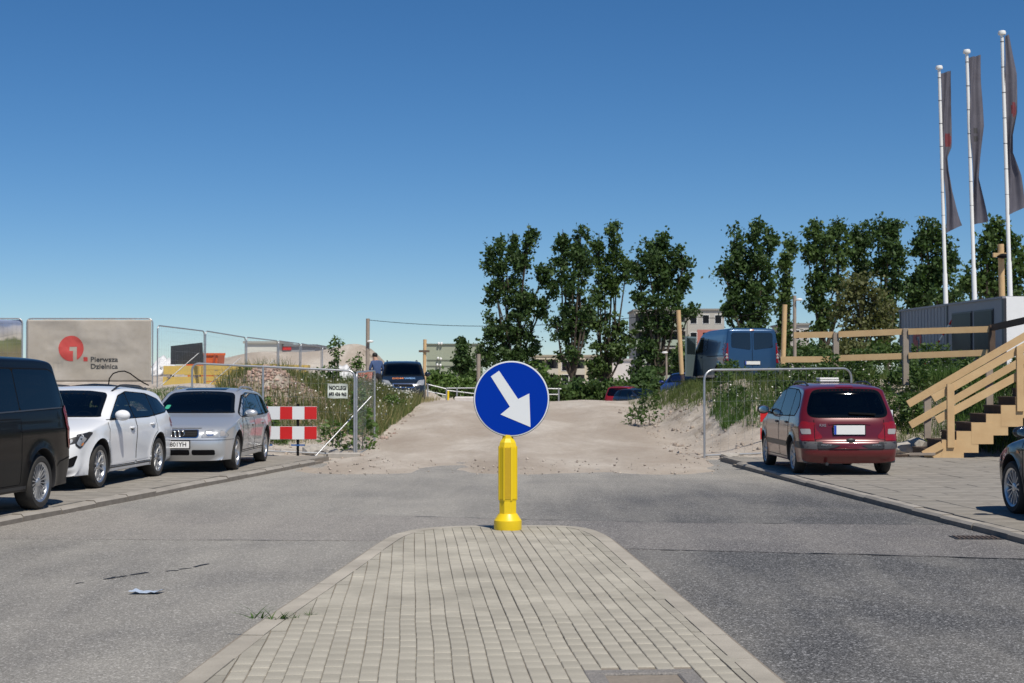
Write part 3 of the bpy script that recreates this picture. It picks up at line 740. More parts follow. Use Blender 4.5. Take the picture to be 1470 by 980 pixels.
    # doors, seams and handles
    for side in ('L', 'R'):
        for (x0, x1, z0, z1, hx, hz) in sp.get('doors', ()):
            cor = [(x0, z0 + .03), (x0 + .03, z0), (x1 - .03, z0), (x1, z0 + .03), (x1, z1), (x0, z1)]
            cor = [q for q in cor]
            # trim the door where it meets a wheel arch
            cor2 = []
            for q in resample(cor, .05, True):
                qq = q
                for xa in (xf, xr):
                    d = math.hypot(q[0] - xa, q[1] - zc)
                    if d < Ra + .05: k = (Ra + .05) / max(d, 1e-3); qq = (xa + (q[0] - xa) * k, zc + (q[1] - zc) * k)
                cor2.append(qq)
            dr = patch('door', cor2, side, .003, sp['paint'], None, .09)
            strip('door_seam', cor2 + [cor2[0]], side, .011, .0045, M['black'], dr)
            if hx is not None:
                h, nr = hit(side, hx, hz); s = 1 if side == 'L' else -1
                hb = MB(); hb.ball((h.x, h.y + s * .012, h.z), (.21, .05, .042), 12, 6); hb.build('door_handle', sp.get('handle', sp['paint']), dr, 60)
                hb = MB(); hb.ball((h.x, h.y - s * .0, h.z - .012), (.13, .02, .07), 10, 6); hb.build('handle_recess', M['plastic'], dr, 60)
    # wheels
    ty, rim, disc = sp['wheels']
    for xa in (xf, xr):
        for s in (1, -1):
            y = s * (hw - sp.get('track', .115)); wh = link('wheel', disc, None, root); wh.location = (xa, y, wr); 
            wh.rotation_euler = (0, random.uniform(0, 1), 0 if s == 1 else math.pi)
            if not disc.materials: disc.materials.append(M['black']); ty.materials.append(M['tyre']); rim.materials.append(sp.get('rim_mat', M['alloy']))
            link('tyre', ty, None, wh); link('rim', rim, None, wh)
    # mirrors
    if sp.get('mirror'):
        mx, mz, ml, mh = sp['mirror']; mm = sp.get('mirror_mat', sp['paint'])
        for side, s in (('L', 1), ('R', -1)):
            h, nr = hit(side, mx, mz); yy = h.y + s * .14
            b = MB(); b.ball((mx + .02, yy, mz + .03), (ml * .62, .235, mh), 16, 10)
            o = b.build('wing_mirror', mm, root, 60)
            for v in o.data.vertices:
                if v.co.x < mx - .03: v.co.x = mx - .03 
            a = MB(); a.beam((mx, h.y - s * .03, mz - .02), (mx + .01, yy, mz - .02), .07, .03); a.build('mirror_arm', M['plastic'], o)
            g = MB(); g.ball((mx - .034, yy, mz + .03), (.006, .19, mh * .75), 14, 8); g.build('mirror_glass', M['chrome'], o, 60)
    # roof rails
    if sp.get('rails'):
        x0, x1, yr = sp['rails']; 
        for s in (1, -1):
            pts = []
            for i in range(15):
                t = i / 14; x = x0 + (x1 - x0) * t; h, _ = hit('T', x, s * (yr - .03 * abs(t - .5)))
                pts.append((x, h.y, h.z + .052 * min(1, 5 * t, 5 * (1 - t)) - .006))
            b = MB(); b.tube(pts, .016, 8); b.build('roof_rail', sp.get('rail_mat', M['plastic']), root, 50)
    # cabin
    if detail and sp.get('cabin'):
        x0, x1, sy = sp['cabin']; bz = sp['belt']
        b = MB()
        hwc = hw * .86
        b.box(((x0 + x1) / 2, 0, .34), (x1 - x0, 2 * hwc, .04))
        for s in (1, -1): b.box(((x0 + x1) / 2, s * hwc, (.36 + bz) / 2 - .03), (x1 - x0, .03, bz - .42))
        b.box((x1 - .1, 0, bz - .16), (.45, 2 * hwc * .93, .22), bev=.05); b.box((x0, 0, .62), (.03, 2 * hwc, .5))
        b.build('cabin', M['interior'], root)
        for rowi, xs_ in enumerate(sy):
            for s in (1, -1):
                b = MB(); y = s * .37; zt = bz + .14
                b.box((xs_ + .22, y, .52), (.5, .5, .16), bev=.04)
                T = Matrix.Translation((xs_ - .06, y, .86)) @ Matrix.Rotation(-.2, 4, 'Y')
                b.box((0, 0, 0), (.12, .48, .6), M=T, bev=.04); b.box((-.0, 0, .42), (.09, .25, .17), M=T, bev=.03); b.box((0, 0, .34), (.03, .08, .2), M=T)
                b.build('seat', M['interior'], root)
        b = MB(); ctr = Vector((x1 - .38, .37, bz - .03)); pts = []
        for i in range(21):
            a = 2 * math.pi * i / 20; pts.append(ctr + Vector((-.08 * math.sin(a), .18 * math.cos(a), .165 * math.sin(a))))
        b.tube(pts, .014, 6, False); b.beam(ctr - Vector((0, .17, 0)), ctr + Vector((0, .17, 0)), .03, .05); b.beam(ctr, ctr + Vector((.25, 0, -.08)), .05, .05)
        b.build('steering_wheel', M['black'], root)
    return c
def plate_on(c, side, y, z, wd=.52, ht=.114, text=None, lab=None, lift=.012, eu=True, size=.098):
    h, nr = c.hit(side, y, z); s = 1 if side == 'F' else -1
    T = Matrix.Translation(h + Vector((s * lift, 0, 0))) @ Matrix(((0, 0, s, 0), (s, 0, 0, 0), (0, 1, 0, 0), (0, 0, 0, 1)))
    b = MB(); b.box((0, 0, 0), (wd + .03, ht + .03, .012), M=T); hold = b.build('plate_holder', M['black'], c.root)
    b = MB(); b.box((0, 0, .008), (wd, ht, .006), M=T); o = b.build('number_plate', M['plate'], c.root)
    if eu: b = MB(); b.box((-wd / 2 + .022, 0, .0115), (.04, ht - .004, .003), M=T); b.build('plate_band', M['plate_blue'], o)
    if text:
        V, Fc = text_geo(text, size, .001, .0015); xs_ = [v[0] for v in V]; k = (wd - .09) / (max(xs_) - min(xs_)); 
        V = [(v[0] * k + (.022 if eu else 0), v[1] * 1.05, v[2] + .0125) for v in V]; MB().add(V, Fc, T).build('plate_number', M['ink'], o)
    if lab: o['label'] = lab
    return o
def mirror_poly(h): return [(y, z) for y, z in h]
WH = {'vito': wheel_meshes(.335, .225, 'multi'), 'white': wheel_meshes(.325, .205, 'ten'), 'audi': wheel_meshes(.315, .205, 'six'),
      'red': wheel_meshes(.300, .185, 'cap'), 'dark': wheel_meshes(.315, .205, 'fine'), 'van': wheel_meshes(.33, .21, 'cap')}
def heading(dx, dy): return math.atan2(dy, dx)

# ---- silver estate ------------------------------------------------
SP = dict(top=[(2.20, .20, 0), (2.31, .34, .10), (2.335, .52, .08), (2.27, .70, .07), (2.12, .785, .16), (1.55, .895, .5), (.93, .985, .10), (.06, 1.385, .22), (-.55, 1.445, .7), (-1.75, 1.375, .4), (-2.02, 1.30, .16), (-2.34, .965, .12), (-2.43, .78, .1), (-2.47, .52, .1), (-2.38, .24, 0)],
    zb=.19, axle=(1.37, -1.39), wr=.315, hw=.895, belt=.90, paint=paint('silver_paint', (.56, .58, .60), .55, .34, .03), wheels=WH['audi'],
    sect=[(.15, .93), (.28, .955), (.5, .99), (.7, 1.0), (.9, .965), (.96, .93), (1.3, .775), (1.45, .70)], rF=.34, rR=.2, rT=.085, pf=.86, pr=.90, lf=1.1, ne=3.0,
    dlo=[(.93, .93), (.10, 1.275), (-.3, 1.325), (-1.5, 1.275), (-1.82, 1.20), (-2.10, .97), (-1.6, .945)], split=[-2.2, -1.22, -.18, .98],
    ws=[(.74, .985), (.70, 1.02), (.585, 1.335), (.3, 1.365), (0.0001, 1.37)], rw=[(.68, .98), (.56, 1.26), (.0001, 1.28)],
    doors=[(-.20, .90, .30, .92, .02, .775), (-1.20, -.22, .30, .92, -1.0, .785)], mirror=(.62, .95, .24, .14), rails=(.0, -1.7, .60), rail_mat=M['steel'],
    cabin=(-1.9, 1.0, (.0, -.95)), crease=.01)
gx, gy = X(341, 26.6), 26.6
hd = (-.015, -1); a_ = heading(*hd)
au = build_car('estate_car', 'silver estate car parked on the footway with four linked rings on its grille', 'car', SP, (-5.67, 28.05, KH), a_)
def both(c, fn):
    for s in (1, -1): fn(s)
def headl(s): 
    o = au.patch('headlight', [(s * .43, .60), (s * .83, .60), (s * .845, .645), (s * .80, .722), (s * .50, .735)], 'F', .006, M['lamp'], round_=.03, step=.05)
    au.patch('lamp_reflector', [(s * .52, .625), (s * .64, .625), (s * .64, .70), (s * .52, .70)], 'F', .009, M['chrome'], o, round_=.05)
    au.patch('indicator', [(s * .74, .625), (s * .82, .63), (s * .80, .70), (s * .74, .705)], 'F', .009, M['lamp_white'], o, round_=.02)
both(au, headl)
gr = au.patch('grille', [(-.37, .595), (.37, .595), (.40, .635), (.385, .735), (-.385, .735), (-.40, .635)], 'F', .005, M['chrome'], round_=.03)
au.patch('grille_mesh', [(-.355, .608), (.355, .608), (.38, .64), (.365, .722), (-.365, .722), (-.38, .64)], 'F', .009, M['black'], gr, round_=.02)
for k in range(4): au.strip('grille_bar', [(-.36, .63 + k * .025), (.36, .63 + k * .025)], 'F', .004, .011, M['plastic'], gr)
for k in range(4):
    cy = -.108 + k * .072; h, nr = au.hit('F', cy, .668); b = MB()
    b.tube([(h.x + .022, cy + .047 * math.cos(i * math.pi / 12), .668 + .047 * math.sin(i * math.pi / 12)) for i in range(25)], .0075, 6, False)
    b.build('emblem_ring', M['chrome'], gr, 60)
plate_on(au, 'F', 0, .485, text='W·801YH', lab='white number plate lettered W 801YH in black', eu=False, wd=.50, lift=.02)
for y0, y1 in ((-.24, .24), (.28, .66), (-.66, -.28)):
    au.patch('air_intake', [(y0, .305), (y1, .305), (y1, .395), (y0, .395)], 'F', .005, M['black'], round_=.03)
for k in range(3): au.strip('intake_bar', [(-.23, .325 + k * .025), (.23, .325 + k * .025)], 'F', .006, .009, M['plastic'])
au.strip('bumper_seam', [(-.83, .56), (.83, .56)], 'F', .008, .004, M['plastic'])
au.strip('bonnet_seam', [(-.42, .755), (.42, .755)], 'F', .008, .004, M['plastic'])
for s in ('L', 'R'):
    au.strip('sill_trim', [(-1.0, .33), (.98, .33)], s, .02, .004, M['plastic'])
    au.strip('bumper_seam', [(1.72, .56), (2.2, .56)], s, .008, .004, M['plastic'])
    au.patch('tail_light', [(-2.34, .72), (-2.12, .72), (-2.14, .88), (-2.32, .90)], s, .006, M['lamp_red'], round_=.03)
sr = au.patch('sunroof', [(-.55, -.38), (-.05, -.38), (-.05, .38), (-.55, .38)], 'T', .004, M['tint_glass'], round_=.05)
au.patch('windscreen_sticker', [(-.57, 1.05), (-.48, 1.05), (-.47, 1.12), (-.55, 1.12)], 'F', .009, mat('green_sticker', (.05, .35, .22), .5), round_=.02)
b = MB(); b.beam(au.hit('F', .62, 1.0)[0] + Vector((.02, 0, .0)), au.hit('F', -.05, 1.02)[0] + Vector((.02, 0, .0)), .02, .015); b.build('wiper', M['black'], au.root)

# ---- white estate -------------------------------------------------
SP = dict(top=[(2.10, .20, 0), (2.24, .30, .08), (2.27, .50, .1), (2.21, .72, .1), (2.02, .86, .2), (1.6, .945, .4), (1.06, 1.03, .10), (.14, 1.435, .25), (-.5, 1.50, .7), (-1.75, 1.43, .4), (-2.0, 1.36, .15), (-2.26, .98, .12), (-2.36, .78, .1), (-2.40, .50, .1), (-2.28, .26, 0)],
    zb=.20, axle=(1.335, -1.35), wr=.325, hw=.90, belt=.97, paint=paint('white_car_paint', (.80, .81, .82), 0, .3, .02), wheels=WH['white'],
    sect=[(.15, .93), (.30, .97), (.5, .975), (.75, 1.0), (.97, .965), (1.03, .93), (1.36, .765), (1.5, .70)], rF=.42, rR=.22, rT=.09, pf=.82, pr=.90, lf=1.1, ne=2.8,
    dlo=[(.90, .985), (.10, 1.325), (-.3, 1.385), (-1.2, 1.345), (-1.72, 1.25), (-2.0, 1.09), (-1.9, 1.06), (-.9, 1.005)], split=[-2.1, -1.22, -.22, 1.05], pw=.022,
    ws=[(.76, 1.03), (.72, 1.06), (.58, 1.38), (.3, 1.415), (0.0001, 1.42)], rw=[(.68, 1.0), (.56, 1.30), (.0001, 1.32)],
    doors=[(-.24, .98, .30, .99, -.02, .845), (-1.24, -.26, .30, 1.0, -1.02, .875)], mirror=(.66, 1.02, .27, .165), rails=(.05, -1.6, .60), rail_mat=M['plastic'],
    cabin=(-1.9, 1.1, (.05, -.9)), crease=.014)
wh = build_car('estate_car', 'white estate car with dark roof rails on the footway behind the black van', 'car', SP, (-6.78, 23.62, KH), heading(-.084, -1))
def headw(s):
    o = wh.patch('headlight', [(s * .50, .60), (s * .82, .70), (s * .835, .80), (s * .55, .70)], 'F', .006, M['plastic'], round_=.03, step=.05)
    wh.patch('lamp_reflector', [(s * .55, .625), (s * .74, .69), (s * .74, .745), (s * .56, .68)], 'F', .009, M['lamp'], o, round_=.03)
    wh.patch('fog_recess', [(s * .50, .30), (s * .76, .36), (s * .80, .52), (s * .62, .42)], 'F', .006, M['black'], round_=.03)
both(wh, headw)
for s in ('L', 'R'):
    o = wh.patch('headlight_wrap', [(1.62, .825), (1.98, .60), (2.06, .66), (1.98, .80), (1.72, .84)], s, .006, M['plastic'], round_=.04)
    wh.patch('lamp_reflector', [(1.80, .745), (1.98, .63), (2.04, .68), (1.95, .785)], s, .009, M['lamp'], o, round_=.03)
    wh.patch('indicator', [(1.88, .68), (1.94, .64), (1.97, .66), (1.92, .70)], s, .011, M['lamp_orange'], o, round_=.02)
    wh.patch('tail_light', [(-2.26, .78), (-2.02, .82), (-2.06, .95), (-2.22, .96)], s, .006, M['lamp_red'], round_=.03)
    wh.strip('sill_trim', [(-.95, .275), (.98, .275)], s, .018, .005, M['plastic'])
    wh.strip('rub_strip', [(-1.0, .36), (.95, .33)], s, .03, .006, SP['paint'])
wh.patch('grille', [(-.45, .62), (.45, .62), (.48, .74), (-.48, .74)], 'F', .006, M['black'], round_=.03)
wh.patch('air_intake', [(-.45, .30), (.45, .30), (.5, .46), (-.5, .46)], 'F', .006, M['black'], round_=.05)

# ---- black people carrier -----------------------------------------
SP = dict(top=[(2.40, .24, 0), (2.50, .40, .1), (2.50, .66, .12), (2.36, .92, .2), (1.72, 1.12, .25), (.98, 1.78, .3), (.3, 1.895, .6), (-2.1, 1.875, .5), (-2.36, 1.82, .14), (-2.56, 1.18, .3), (-2.62, .80, .2), (-2.63, .45, .1), (-2.50, .25, 0)],
    zb=.24, axle=(1.62, -1.58), wr=.335, hw=.962, belt=1.08, paint=paint('black_van_paint', (.004, .004, .0045), 0, .3, .002, coat=.22, spec=.1), wheels=WH['vito'], glass=M['tint_glass'],
    sect=[(.15, .95), (.32, .975), (.6, 1.0), (.9, 1.0), (1.1, .985), (1.2, .965), (1.7, .845), (1.9, .78)], rF=.38, rR=.26, rT=.10, pf=.84, pr=.935, lf=1.0, lr=.6, ne=3.4,
    dlo=[(1.55, 1.18), (.98, 1.66), (.6, 1.72), (-2.05, 1.705), (-2.20, 1.66), (-2.27, 1.30), (-2.2, 1.24)], split=[-2.4, -1.03, .28, 1.6], pw=.018,
    ws=[(.80, 1.18), (.70, 1.70), (0.0001, 1.74)], rw=[(.74, 1.14), (.66, 1.70), (.0001, 1.73)],
    doors=[(.30, 1.42, .34, 1.12, .48, .98), (-1.02, .27, .34, 1.12, .10, .98)], mirror=(1.35, 1.16, .26, .22), cabin=(-2.3, 1.5, (.75, -.4)), crease=.012)
vi = build_car('people_carrier', 'black people carrier van with multi spoke wheels parked on the footway', 'van', SP, (-5.76 - .96 - 1.58 * .12, 17.2, KH), heading(-.12, -1))
for s in ('L', 'R'):
    o = vi.patch('tail_light', [(-2.63, .72), (-2.40, .72), (-2.28, 1.20), (-2.34, 1.26), (-2.60, 1.26)], s, .012, M['lamp_red'], round_=.02)
    vi.patch('reversing_lamp', [(-2.62, .76), (-2.46, .76), (-2.45, .83), (-2.62, .83)], s, .016, M['lamp_white'], o, round_=.01)
    vi.strip('door_rail', [(-2.3, .97), (-.98, .97)], s, .016, .005, M['black'])
    vi.strip('sill_trim', [(-1.15, .30), (1.2, .30)], s, .04, .006, M['plastic'])
    vi.strip('bumper_seam', [(-2.6, .62), (-2.12, .56), (-2.02, .5)], s, .01, .005, M['black'])
    o = vi.strip('belt_trim', [(-2.27, 1.235), (1.5, 1.17)], s, .016, .008, mat('satin_trim', (.09, .09, .095), .4, .5))
vi.patch('tail_light', [(.80, .70), (.93, .70), (.90, 1.16), (.80, 1.18)], 'B', .006, M['lamp_red'], round_=.02)
vi.patch('tail_light', [(-.80, .70), (-.93, .70), (-.90, 1.16), (-.80, 1.18)], 'B', .006, M['lamp_red'], round_=.02)
vi.patch('headlight', [(.5, .75), (.85, .8), (.86, .95), (.6, .9)], 'F', .006, M['lamp'], round_=.03)
vi.patch('headlight', [(-.5, .75), (-.85, .8), (-.86, .95), (-.6, .9)], 'F', .006, M['lamp'], round_=.03)
vi.patch('grille', [(-.45, .68), (.45, .68), (.5, .88), (-.5, .88)], 'F', .006, M['plastic'], round_=.03)

# ---- dark red compact people carrier ------------------------------
SP = dict(top=[(1.98, .20, 0), (2.07, .34, .1), (2.09, .52, .1), (2.02, .72, .1), (1.82, .84, .2), (1.22, 1.02, .2), (.32, 1.49, .3), (-.4, 1.60, .7), (-1.35, 1.565, .5), (-1.72, 1.50, .12), (-1.90, 1.08, .4), (-2.00, .90, .12), (-2.04, .62, .1), (-2.10, .56, .05), (-2.11, .36, .08), (-2.0, .21, 0)],
    zb=.20, axle=(1.30, -1.28), wr=.300, hw=.86, belt=.97, paint=paint('dark_red_paint', (.115, .004, .008), .1, .28, .012), wheels=WH['red'], rim_mat=M['dark_alloy'],
    sect=[(.15, .93), (.28, .965), (.55, 1.0), (.8, 1.0), (.97, .97), (1.05, .945), (1.45, .80), (1.6, .74)], rF=.3, rR=.26, rT=.10, pf=.86, pr=.93, lf=1.0, lr=.7, ne=2.9,
    dlo=[(1.12, 1.01), (.30, 1.39), (-.2, 1.475), (-1.1, 1.455), (-1.42, 1.37), (-1.55, 1.18), (-1.42, 1.03), (-.5, 1.01)], split=[-1.6, -1.02, -.14, .70, 1.4], pw=.028,
    ws=[(.74, 1.02), (.6, 1.44), (0.0001, 1.47)], rw=[(.58, .985), (.68, 1.02), (.70, 1.12), (.60, 1.43), (.50, 1.475), (.0001, 1.49)], wrad=.1,
    doors=[(-.16, .98, .28, 1.0, .02, .88), (-1.0, -.18, .28, 1.0, -.84, .89)], mirror=(.82, 1.05, .22, .17), mirror_mat=M['plastic'], handle=M['plastic'], rails=(.1, -1.3, .57),
    cabin=(-1.6, 1.25, (.1, -.75)), crease=.006)
rd = build_car('compact_people_carrier', 'dark red compact people carrier parked on the footway with a white blank plate', 'car', SP, (5.53, 27.0, KH), heading(-.02, 1), sc=.965)
def tailr(s):
    o = rd.patch('tail_light', [(s * .60, .60), (s * .83, .60), (s * .84, .80), (s * .80, .93), (s * .69, .92), (s * .63, .80)], 'B', .006, M['lamp_red'], round_=.03, step=.05)
    rd.patch('reversing_lamp', [(s * .655, .71), (s * .80, .71), (s * .82, .80), (s * .665, .80)], 'B', .010, M['lamp_white'], o, round_=.02)
    rd.patch('bumper_corner', [(s * .57, .46), (s * .86, .47), (s * .86, .585), (s * .57, .575)], 'B', .012, mat('grey_plastic', (.07, .07, .075), .55), round_=.02)
both(rd, tailr)
for s in ('L', 'R'):
    rd.patch('tail_light_wrap', [(-2.03, .62), (-1.86, .64), (-1.82, .86), (-1.95, .92)], s, .006, M['lamp_red'], round_=.03)
    rd.patch('bumper_corner', [(-2.1, .47), (-1.66, .48), (-1.66, .575), (-2.1, .58)], s, .012, M['plastic'], round_=.02)
    rd.patch('side_moulding', [(-.92, .46), (.92, .46), (.92, .55), (-.92, .55)], s, .012, M['plastic'], round_=.02)
plate_on(rd, 'B', .015, .785, text=None, lab='blank white number plate with blue edge band', lift=.022, wd=.53, ht=.155)
b = MB(); b.ball((rd.hit('B', 0, .60)[0].x - .012, 0, .60), (.05, .17, .09), 14, 8); b.build('tailgate_handle', M['plastic'], rd.root, 60)
rd.strip('plate_lamp_trim', [(-.36, .885), (-.2, .90), (.2, .90), (.36, .885)], 'B', .035, .012, SP['paint'])
rd.strip('bumper_seam', [(-.56, .455), (.56, .455)], 'B', .012, .008, M['black'])
rd.strip('tailgate_seam', [(-.60, .955), (-.60, .62), (-.55, .46)], 'B', .01, .006, M['black'])
rd.strip('tailgate_seam', [(.60, .955), (.60, .62), (.55, .46)], 'B', .01, .006, M['black'])
rd.patch('brake_lamp', [(-.15, 1.51), (.15, 1.51), (.15, 1.535), (-.15, 1.535)], 'B', .008, M['lamp_red'])
h0 = rd.hit('B', -.10, 1.04)[0]; b = MB(); b.beam(h0 + Vector((-.025, -.36, .01)), h0 + Vector((-.025, .10, .03)), .02, .03); b.build('wiper', M['black'], rd.root)
for word, yy, zz, sz in (('RXE', .46, .86, .065), ('MEGANE', .42, .53, .045), ('SCENIC', -.44, .53, .045)):
    V, Fc = text_geo(word, sz, .002); h, nr = rd.hit('B', yy, zz)
    T = Matrix.Translation(h + Vector((-.012, 0, 0))) @ Matrix(((0, 0, -1, 0), (-1, 0, 0, 0), (0, 1, 0, 0), (0, 0, 0, 1)))
    MB().add(V, Fc, T).build('lettering', M['steel'], rd.root)
rb = MB(); h0 = rd.hit('T', -.35, 0)[0]; rb.box((-.35, 0.0, h0.z + .045), (.35, .34, .025), bev=.005); rb.box((-.35, 0.0, h0.z + .085), (.30, .34, .03), bev=.005)
rb.box((-.35, 0, h0.z + .015), (.1, .2, .05)); rbo = rb.build('roof_sign', M['white'], None)
rbo.matrix_world = Matrix.Translation(rd.root.location) @ Matrix.Rotation(rd.root.rotation_euler.z, 4, 'Z') @ Matrix.Scale(.965, 4)
tag(rbo, 'small white slab lying on the roof of the dark red car', 'panel')
b = MB(); b.tube([(.25, -.25, 1.56), (-.05, -.25, 1.78)], .004, 5); b.build('aerial', M['black'], rd.root)
b = MB(); b.tube([(-2.02, .42, .2), (-2.13, .42, .21)], .028, 10); b.build('exhaust', M['plastic'], rd.root)

# ---- dark car at the right edge -------------------------------------
SPD = dict(top=[(1.95, .20, 0), (2.06, .34, .1), (2.08, .52, .1), (2.0, .68, .12), (1.78, .79, .25), (1.25, .92, .3), (.92, .97, .1), (.05, 1.38, .25), (-.6, 1.43, .6), (-1.6, 1.36, .4), (-1.85, 1.28, .15), (-2.1, .95, .15), (-2.16, .7, .1), (-2.18, .45, .1), (-2.05, .24, 0)],
    zb=.20, axle=(1.28, -1.30), wr=.315, hw=.87, belt=.91, paint=paint('dark_blue_grey_paint', (.014, .018, .026), .3, .3, .03), wheels=WH['dark'],
    sect=[(.15, .93), (.28, .965), (.55, 1.0), (.8, 1.0), (.91, .965), (1.0, .94), (1.3, .78), (1.45, .72)], rF=.36, rR=.2, rT=.1, pf=.82, pr=.92, ne=2.7,
    dlo=[(.92, .95), (.10, 1.28), (-.3, 1.32), (-1.4, 1.28), (-1.9, .97)], split=[-2, -1.2, -.2, 1], ws=[(.72, .98), (.57, 1.33), (0.0001, 1.35)], rw=[(.66, .98), (.55, 1.25), (.0001, 1.27)],
    doors=[(-.2, .88, .3, .92, 0, .78), (-1.2, -.22, .3, .92, -1, .78)], mirror=(.62, .96, .22, .14), cabin=(-1.8, 1.0, (0, -.9)))
dk = build_car('hatchback_car', 'dark blue grey car with fine spoke alloy wheels parked on the kerb slabs', 'car', SPD, (6.02 + .86 - .03, 18.1 - 1.28, KH), heading(-.06, 1))
for s in ('L', 'R'):
    dk.patch('side_indicator', [(.98, .73), (1.06, .73), (1.05, .765), (.99, .765)], s, .006, M['lamp_orange'], round_=.01)
    dk.patch('headlight', [(1.72, .60), (1.98, .58), (1.95, .68), (1.75, .73)], s, .006, M['lamp'], round_=.03)

# ---- dark compact van on the crest ----------------------------------
SP = dict(top=[(2.02, .22, 0), (2.13, .38, .1), (2.13, .60, .1), (2.05, .82, .12), (1.85, .96, .2), (1.30, 1.12, .15), (.55, 1.66, .25), (0, 1.76, .6), (-1.9, 1.76, .2), (-2.10, 1.68, .1), (-2.2, 1.0, .2), (-2.24, .5, .1), (-2.1, .26, 0)],
    zb=.22, axle=(1.40, -1.33), wr=.325, hw=.905, belt=1.06, paint=paint('dark_teal_paint', (.010, .016, .022), .2, .25, .05), wheels=WH['van'], rim_mat=M['dark_alloy'],
    sect=[(.15, .95), (.3, .975), (.6, 1.0), (.95, 1.0), (1.06, .98), (1.15, .965), (1.6, .85), (1.8, .80)], rF=.32, rR=.14, rT=.1, pf=.86, pr=.95, ne=3.2,
    dlo=[(1.2, 1.12), (.6, 1.55), (.3, 1.6), (-1.85, 1.58), (-1.95, 1.12)], split=[-2, -1.0, .15, 1.3], ws=[(.78, 1.14), (.66, 1.62), (0.0001, 1.66)],
    doors=[(.16, 1.2, .32, 1.09, .3, .95)], mirror=(1.05, 1.18, .22, .22), rails=(.3, -1.7, .62), cabin=(-2, 1.35, (.45, -.5)))
yv = 62.5; zv = Zh(517, 62.5) - 1.78
bv = build_car('compact_van', 'dark teal compact van with orange lettering parked where the dirt road crests', 'van', SP, (X(577, yv), yv + .2, zv), heading(.10, -1))
def hb(s): bv.patch('headlight', [(s * .48, .78), (s * .80, .76), (s * .84, .98), (s * .60, .95)], 'F', .008, M['lamp'], round_=.04)
both(bv, hb)
bv.patch('grille', [(-.42, .66), (.42, .66), (.46, .84), (-.46, .84)], 'F', .006, M['chrome'], round_=.04); bv.patch('grille_mesh', [(-.37, .69), (.37, .69), (.4, .80), (-.4, .80)], 'F', .01, M['black'], round_=.03)
plate_on(bv, 'F', 0, .50, lift=.02)
for word, yy, mt in (('DOM', -.22, mat('orange_print', (.75, .25, .08), .5)), ('WEX', .26, mat('light_blue_print', (.25, .45, .75), .5))):
    V, Fc = text_geo(word, .17, .002, .004)
    bm_ = []
    for v in V:
        q = (1.60 - v[1] * 1.5, yy + v[0] * 1.15); h, nr = bv.hit('T', *q); bm_.append(h + nr * (.006 + v[2]))
    MB().add(bm_, Fc).build('bonnet_lettering', mt, bv.root)
bv.patch('window_sticker', [(-1.6, 1.18), (-1.1, 1.18), (-1.2, 1.5), (-1.5, 1.52)], 'L', .012, mat('orange_sticker', (.65, .2, .06), .5), round_=.05)

# ---- blue panel van on the bank --------------------------------------
BLUE = paint('blue_van_paint', (.022, .070, .155), .35, .3, .05)
SP = dict(top=[(2.30, .24, 0), (2.42, .42, .1), (2.42, .75, .15), (2.25, 1.0, .2), (1.75, 1.15, .2), (1.0, 1.82, .35), (.3, 1.95, .5), (-2.2, 1.96, .2), (-2.33, 1.90, .07), (-2.38, 1.0, .2), (-2.40, .45, .05), (-2.30, .28, 0)],
    zb=.26, axle=(1.55, -1.55), wr=.33, hw=.95, belt=1.10, paint=BLUE, wheels=WH['van'], glass=M['tint_glass'],
    sect=[(.15, .96), (.3, .98), (.6, 1.0), (1.1, 1.0), (1.2, .985), (1.75, .90), (1.95, .84)], rF=.35, rR=.08, rT=.1, pf=.85, pr=.975, lr=.5, ne=4.2,
    dlo=[(1.6, 1.18), (1.05, 1.66), (.5, 1.70), (.42, 1.2)], split=[.4, 1.7], ws=[(.8, 1.2), (.7, 1.75), (0.0001, 1.8)],
    doors=[(.4, 1.4, .36, 1.15, .55, 1.0)], mirror=(1.35, 1.2, .3, .34), mirror_mat=M['plastic'], cabin=(-2.2, 1.6, (.8,)))
yb = 51.0; xb = X(1079, yb); zvb = Zh(554, yb)
bl = build_car('panel_van', 'blue panel van parked on top of the grassy bank beside the plank fence', 'van', SP, (xb - .32, yb + 2.4, zvb), heading(-.15, 1))
for s in (1, -1):
    bl.patch('rear_window', [(s * .06, 1.22), (s * .72, 1.30), (s * .72, 1.74), (s * .66, 1.80), (s * .06, 1.80)], 'B', .008, mat('black_glass', (.006, .006, .008), .06, coat=1), round_=.05)
    o = bl.patch('tail_light', [(s * .83, .78), (s * .945, .78), (s * .945, 1.45), (s * .83, 1.45)], 'B', .010, M['lamp_red'], round_=.02)
    for zz in (.95, 1.05):
        h, nr = bl.hit('B', s * .885, zz); b = MB(); b.ball((h.x - .015, h.y, h.z), (.02, .09, .085), 10, 6); b.build('reversing_lamp', M['lamp_white'], o, 60)
bl.strip('door_seam', [(0, .5), (0, 1.9)], 'B', .014, .006, M['black'])
bl.patch('rear_bumper', [(-.9, .40), (.9, .40), (.9, .62), (-.9, .62)], 'B', .02, BLUE, round_=.04)
plate_on(bl, 'B', .0, .78); bl.patch('brake_lamp', [(-.07, 1.86), (.07, 1.86), (.07, 1.9), (-.07, 1.9)], 'B', .02, M['lamp_red'])
bl.patch('side_window', [(-.1, 1.22), (.3, 1.22), (.3, 1.66), (-.1, 1.66)], 'L', .006, mat('blue_panel', (.02, .055, .12), .25, coat=1), round_=.04)
bl.patch('side_panel', [(-2.0, 1.2), (-.22, 1.2), (-.22, 1.68), (-2.0, 1.68)], 'L', .004, BLUE, round_=.06)
bl.strip('door_rail', [(-2.2, 1.02), (-.2, 1.02)], 'L', .02, .006, M['black'])

